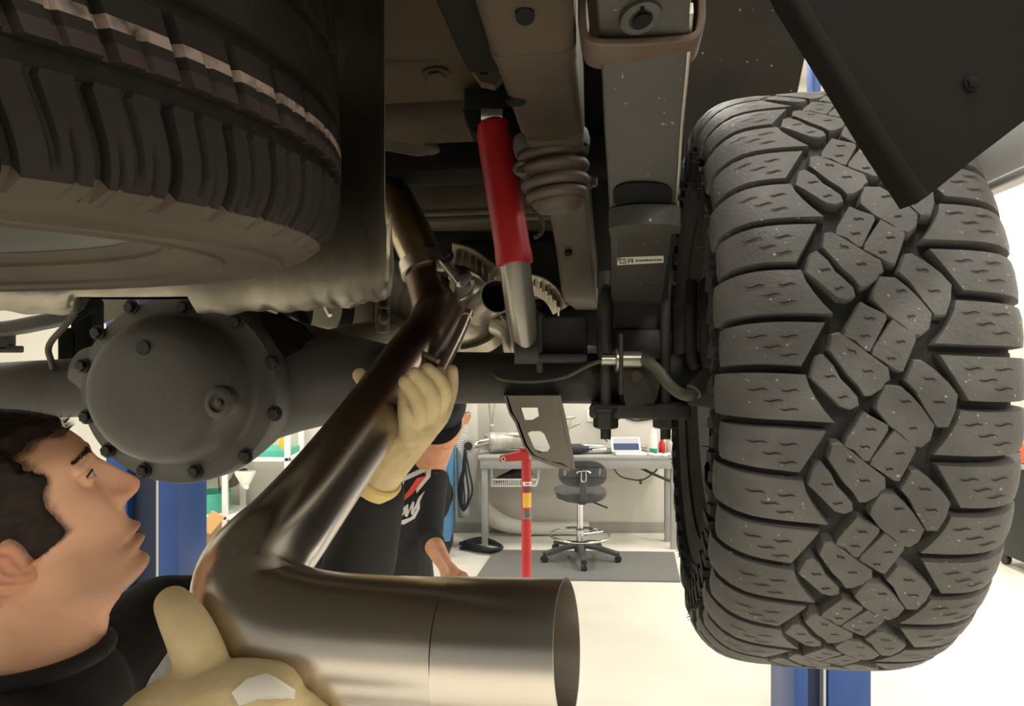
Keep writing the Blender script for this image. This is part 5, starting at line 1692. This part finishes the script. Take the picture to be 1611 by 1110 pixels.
# sweater
sw = MB()
NKB = Vector((nk.x, nk.y, 1.53))
sw.limb([(NKB, .088), (Vector((-.50, .72, 1.46)), .11), (Vector((-.56, .75, 1.35)), .148), (Vector((-.58, .77, 1.15)), .142), (PEL + UP * .06, .145)], 24)
sw.limb([(SHR, .072), (Vector((-.49, .72, 1.5)), .09), (SHL, .072)], 24)
sw.limb([(Vector((-.47, .72, 1.45)), .10), (Vector((-.46, .84, 1.48)), .085)], 20)
sw.limb([(SHL, .072), (SHL.lerp(ELB, .5), .066), (ELB, .062), (ELB.lerp(WR, .45), .056), (WR + (ELB - WR).normalized() * .035, .043)], 24)
sw.limb([(SHR, .072), (ELR, .06), (WRR + (ELR - WRR).normalized() * .06, .046)], 24)
swr = remesh(sw, .0055, 8, .5)
swo = part('sweater', swr, M['shirt'], man, ang=80)
# collar ring
cr = MB()
cpts = []
cc = Vector((nk.x - .004, nk.y, 1.594))
for k in range(41):
    t = 2 * PI * k / 40
    cpts.append(cc + Vector((.066 * math.cos(t), .066 * math.sin(t), .004 * math.cos(t))))
cr.tube(cpts, .0085, 12)
part('collar', cr, M['shirt'], man)
st_ = bvh_of(swr)
decal('sweater_print', [([(283, 1010), (272, 1012), (262, 1028), (247, 1050), (238, 1062), (228, 1082), (214, 1110), (300, 1110), (292, 1060)], 0)], st_, M['printgrey'], man)
# trousers and boots
tr_ = MB()
tr_.limb([(PEL + UP * .05, .138), (PEL - UP * .06, .14)], 20)
for h_, k_, a_, t_ in FT:
    tr_.limb([(h_, .1), (k_, .074), (a_ + UP * .04, .06)], 20)
part('trousers', remesh(tr_, .009, 4), M['jeans'], man, ang=80)
for h_, k_, a_, t_ in FT:
    part('boot', remesh(MB().limb([(a_ + UP * .03, .058), (a_ - Vector((.02, 0, .03)), .05), (t_ + Vector((0, 0, .012)), .046), (t_ + Vector((.05, 0, .004)), .04)], 16), .006, 4), M['boot'], man, ang=80)

# gloves
def chains(lst):
    mb = MB()
    for ch in lst:
        mb.limb([(P(x, y, d), r) for x, y, d, r in cat(ch, 3)], 14)
    return mb
g1 = chains([
    [(588, 762, 1.035, .032), (606, 735, 1.02, .032), (630, 700, .995, .033), (654, 668, .985, .034)],
    [(657, 668, .99, .031), (678, 648, .99, .028), (690, 636, .995, .022)],
    [(645, 684, .965, .017), (638, 655, .948, .0115), (636, 632, .945, .0095), (637, 612, .945, .0085)],
    [(657, 664, .962, .0135), (660, 642, .940, .0118), (652, 620, .930, .0112), (638, 601, .925, .0098)],
    [(675, 652, .966, .0132), (681, 628, .944, .0115), (672, 606, .934, .0108), (653, 588, .928, .0096)],
    [(690, 642, .975, .0128), (699, 618, .956, .0112), (691, 597, .945, .0104), (672, 581, .938, .0093)],
    [(701, 636, .99, .012), (709, 614, .99, .0104), (711, 597, .988, .0096), (711, 583, .985, .0088)],
    [(640, 668, 1.03, .017), (605, 632, 1.055, .0145), (580, 606, 1.045, .0125), (566, 590, 1.03, .011)],
])
g1r = remesh(g1, .0018, 2)
gl = part('glove', g1r, M['glove'], man, ang=80)
wd_ = (P(606, 735, 1.02) - P(588, 762, 1.035)).normalized()
part('cuff', MB().lathe([(.0345, -.006), (.0375, -.004), (.0375, .012), (.0345, .016)], P(590, 759, 1.033), wd_, 32), M['cuff'], gl)
g2 = chains([
    [(308, 1090, .612, .03), (318, 1050, .617, .0235), (303, 1005, .622, .0215), (285, 970, .63, .0195), (272, 950, .638, .0165)],
    [(205, 1215, .58, .040), (255, 1150, .60, .040), (310, 1115, .605, .036), (370, 1098, .61, .033), (425, 1096, .612, .03)],
    [(300, 1150, .61, .04), (400, 1140, .62, .036)],
    [(420, 1092, .612, .0175), (462, 1102, .612, .0135), (500, 1118, .64, .0125), (520, 1112, .69, .012)],
    [(430, 1110, .612, .017), (480, 1122, .615, .0135), (520, 1134, .645, .0125), (540, 1126, .70, .012)],
    [(420, 1130, .62, .017), (475, 1145, .62, .013), (515, 1152, .65, .0125), (540, 1142, .70, .0115)],
    [(400, 1150, .625, .016), (450, 1165, .63, .012), (490, 1168, .655, .0115), (510, 1158, .70, .011)],
])
g2r = remesh(g2, .0022, 4)
gl2 = part('glove', g2r, M['glove'], man, ang=80)
decal('glove_label', [([(364, 1089), (387, 1068), (419, 1058), (436, 1066), (465, 1085), (463, 1099), (406, 1100), (376, 1110)], 0)], bvh_of(g2r), M['glovelab'], gl2, off=.003)

# =============== man in the cap
m2 = thing('person', 'man in a black printed shirt and dark cap standing behind the tail pipe', 'person', (-.33, 2.5, 0))
D2 = 2.45
HO2 = Vector((-.235, 2.5, 1.662))
f2 = Vector((-.12, -.74, -.66)).normalized(); l2 = Vector((.98, -.19, 0)); l2 = (l2 - f2 * l2.dot(f2)).normalized(); u2 = f2.cross(l2)
TR2 = frame_tr(HO2, f2, u2, l2, .0095)
h2_ = head_mesh(TR2, 90, 90)
h2_.limb([(TR2(-2, 0, -2), .054), (Vector((-.295, 2.55, 1.5)), .058), (Vector((-.32, 2.56, 1.43)), .075)], 24)
b2_ = remesh(h2_, .0032, 4)
S2L = Vector((-.29, 2.53, 1.44)); S2R = Vector((-.62, 2.56, 1.42)); E2L = P(676, 846, 2.42); W2L = P(703, 893, 2.22)
E2R = Vector((-.72, 2.5, 1.15)); W2R = Vector((-.62, 2.3, 1.05))
P2 = Vector((-.42, 2.56, .93))
lw = MB()
CH2 = Vector((-.41, 2.55, 1.36))
lw.limb([(CH2, .10), (Vector((-.42, 2.57, 1.15)), .098), (P2, .115)], 20)
lw.limb([(S2R, .06), (Vector((-.4, 2.55, 1.42)), .075), (S2L, .058)], 20)
lw.limb([(S2L, .052), (E2L, .036), (E2L.lerp(W2L, .4), .033), (W2L, .023)], 20)
lw.limb([(S2R, .052), (E2R, .04), (W2R, .028)], 20)
hdv = (W2L - E2L).normalized()
k0 = W2L + hdv * .03
side_ = Vector((.8, -.3, .2)).normalized()
lw.limb([(W2L, .026), (k0, .030), (k0 + hdv * .035, .031)], 16)
for j, (o_, L_) in enumerate(((-.024, .05), (-.008, .058), (.008, .055), (.023, .045))):
    b_ = k0 + hdv * .045 + side_ * o_
    cl_ = (hdv * .7 + Vector((-.3, .2, -.6))).normalized()
    lw.limb([(b_, .0105), (b_ + hdv * L_ * .5, .0098), (b_ + hdv * L_ * .6 + cl_ * L_ * .45, .009)], 10)
lw.limb([(k0 + side_ * .02, .013), (k0 + side_ * .045 + hdv * .03, .011), (k0 + side_ * .043 + hdv * .06, .0095)], 10)
F2 = [(Vector((-.33, 2.52, .88)), Vector((-.30, 2.46, .48)), Vector((-.27, 2.5, .08)), Vector((-.30, 2.32, .04))), (Vector((-.52, 2.58, .88)), Vector((-.55, 2.54, .48)), Vector((-.58, 2.58, .08)), Vector((-.64, 2.42, .04)))]
for h_, k_, a_, t_ in F2:
    lw.limb([(h_, .088), (k_, .06), (a_, .042), (t_, .034)], 16)
lwr = remesh(lw, .0055, 4)
b2_.add(lwr.v, lwr.f)
part('body', b2_, M['skin'], m2, ang=80)
ts = MB()
ts.limb([(Vector((-.325, 2.56, 1.44)), .078), (CH2, .122), (Vector((-.42, 2.55, 1.15)), .128), (P2 + UP * .05, .146)], 24)
ts.limb([(S2R, .072), (Vector((-.4, 2.55, 1.41)), .09), (S2L, .058)], 24)
ts.limb([(CH2 + Vector((-.06, -.05, -.03)), .105), (CH2 + Vector((.04, -.05, -.03)), .10)], 20)
ts.limb([(S2L, .056), (S2L.lerp(E2L, .5), .05), (E2L, .046), (E2L.lerp(W2L, .18), .043)], 20)
ts.limb([(S2R, .066), (E2R, .055), (E2R.lerp(W2R, .3), .05)], 20)
tsr = remesh(ts, .0055, 5)
part('shirt', tsr, M['shirt2'], m2, ang=80)
z6 = lambda pts: [(600 + x / 4.825, 700 + y / 4.826) for x, y in pts]
logo = [(z6([(163, 240), (385, 138), (378, 180), (160, 278)]), 0), (z6([(385, 138), (372, 240), (268, 365), (262, 335), (335, 240), (352, 165)]), 0),
        (z6([(163, 240), (176, 262), (142, 440), (128, 445)]), 0),
        (z6([(270, 250), (340, 232), (235, 370), (130, 455), (135, 425), (200, 350)]), 1),
        (z6([(105, 560), (150, 572), (225, 545), (265, 490), (272, 425), (292, 400), (292, 480), (255, 555), (175, 600), (98, 602)]), 0),
        (z6([(118, 528), (188, 452), (184, 500), (198, 500), (150, 544), (146, 530), (166, 508), (168, 490), (135, 532)]), 0),
        (z6([(176, 538), (192, 450), (206, 450), (202, 505), (236, 428), (251, 430), (243, 490), (282, 395), (332, 342), (296, 420), (238, 526), (224, 524), (226, 474), (196, 545)]), 0)]
decal('shirt_print', logo, bvh_of(tsr), [M['printwhite'], M['printred']], m2, off=.004, sub=2)
tj = MB()
tj.limb([(P2 + UP * .03, .138), (P2 - UP * .05, .14)], 20)
for h_, k_, a_, t_ in F2:
    tj.limb([(h_, .102), (k_, .076), (a_ + UP * .04, .062)], 20)
part('jeans', remesh(tj, .009, 4), M['jeans'], m2, ang=80)
for h_, k_, a_, t_ in F2:
    part('boot', remesh(MB().limb([(a_ + UP * .03, .058), (a_ - Vector((0, -.02, .03)), .05), (t_ + Vector((0, 0, .012)), .046), (t_ + Vector((0, -.05, .004)), .04)], 16), .006, 4), M['boot'], m2, ang=80)
cp = MB()
vs = []
nz, na = 24, 60
for i in range(nz + 1):
    z = 4.2 + 8.6 * i / nz
    for k in range(na):
        x, y = head_base(min(z, 12.45), 2 * PI * k / na)
        r = 1.07 + .02 * (z < 5)
        vs.append(TR2((x + 1) * r - 1, y * r, z + .5))
fs = [(i * na + k, i * na + (k + 1) % na, (i + 1) * na + (k + 1) % na, (i + 1) * na + k) for i in range(nz) for k in range(na)]
fs.append(tuple(nz * na + k for k in range(na)))
cp.add(vs, fs)
cap = part('cap', cp, M['cap'], m2, ang=70)
bl_ = MB()
vs = []
R_ = 14
for j in range(2):
    for i in range(R_ + 1):
        for k in range(21):
            t = -1 + 2 * k / 20
            x0, y0 = head_base(5.0, t * 1.25)
            ext = 7.2 * (1 - .35 * t * t) * i / R_
            vs.append(TR2(x0 + ext, y0 * (1 + .05 * i / R_), 4.9 - .09 * ext - .9 * t * t * (i / R_) - .25 * j))
n_ = (R_ + 1) * 21
fs = []
for j in range(2):
    for i in range(R_):
        for k in range(20):
            a_ = j * n_ + i * 21 + k
            fs.append((a_, a_ + 1, a_ + 22, a_ + 21))
for k in range(20):
    a_ = R_ * 21 + k
    fs.append((a_, a_ + 1, a_ + 1 + n_, a_ + n_))
for i in range(R_):
    for k in (0, 20):
        a_ = i * 21 + k
        fs.append((a_, a_ + 21, a_ + 21 + n_, a_ + n_))
bl_.add(vs, fs)
part('bill', bl_, M['cap'], cap, ang=60)
# =================================================================== light and camera
def area(name, loc, size, energy, rot, colr=(1, .96, .9)):
    l = bpy.data.lights.new(name, 'AREA')
    l.shape = 'RECTANGLE'
    l.size, l.size_y = size
    l.energy = energy
    l.color = colr
    o = bpy.data.objects.new(name, l)
    C.objects.link(o)
    o.location = loc
    o.rotation_euler = rot
    return o


for x in (-3.2, 0.4, 3.6):
    for y in (-3.5, 0.0, 3.6, 6.0):
        area('ceiling_lamp', (x, y, 4.75), (0.5, 1.3), 95 if y > 2 else (90 if y > -1 else 150), (0, 0, 0), (1, .95, .86))

w = bpy.data.worlds.new('daylight')
bpy.context.scene.world = w
w.use_nodes = True
bg = w.node_tree.nodes['Background']
bg.inputs['Color'].default_value = (1.0, .97, .92, 1)
bg.inputs['Strength'].default_value = 0.32

cam = bpy.data.cameras.new('camera')
cam.lens = 36.0 * FPX / 1611.0
cam.sensor_width = 36.0
cam.sensor_fit = 'HORIZONTAL'
cam.clip_start = 0.02
co = bpy.data.objects.new('camera', cam)
C.objects.link(co)
co.location = CAM
co.rotation_euler = (PI / 2, 0, 0)
sc = bpy.context.scene
sc.camera = co
sc.view_settings.view_transform = 'Standard'
sc.view_settings.look = 'None'
sc.view_settings.gamma = 1.0
sc.view_settings.exposure = 0.0
sc.cycles.max_bounces = 10
sc.cycles.diffuse_bounces = 7
sc.cycles.glossy_bounces = 5
sc.cycles.use_denoising = True
sc.cycles.sample_clamp_indirect = 6.0
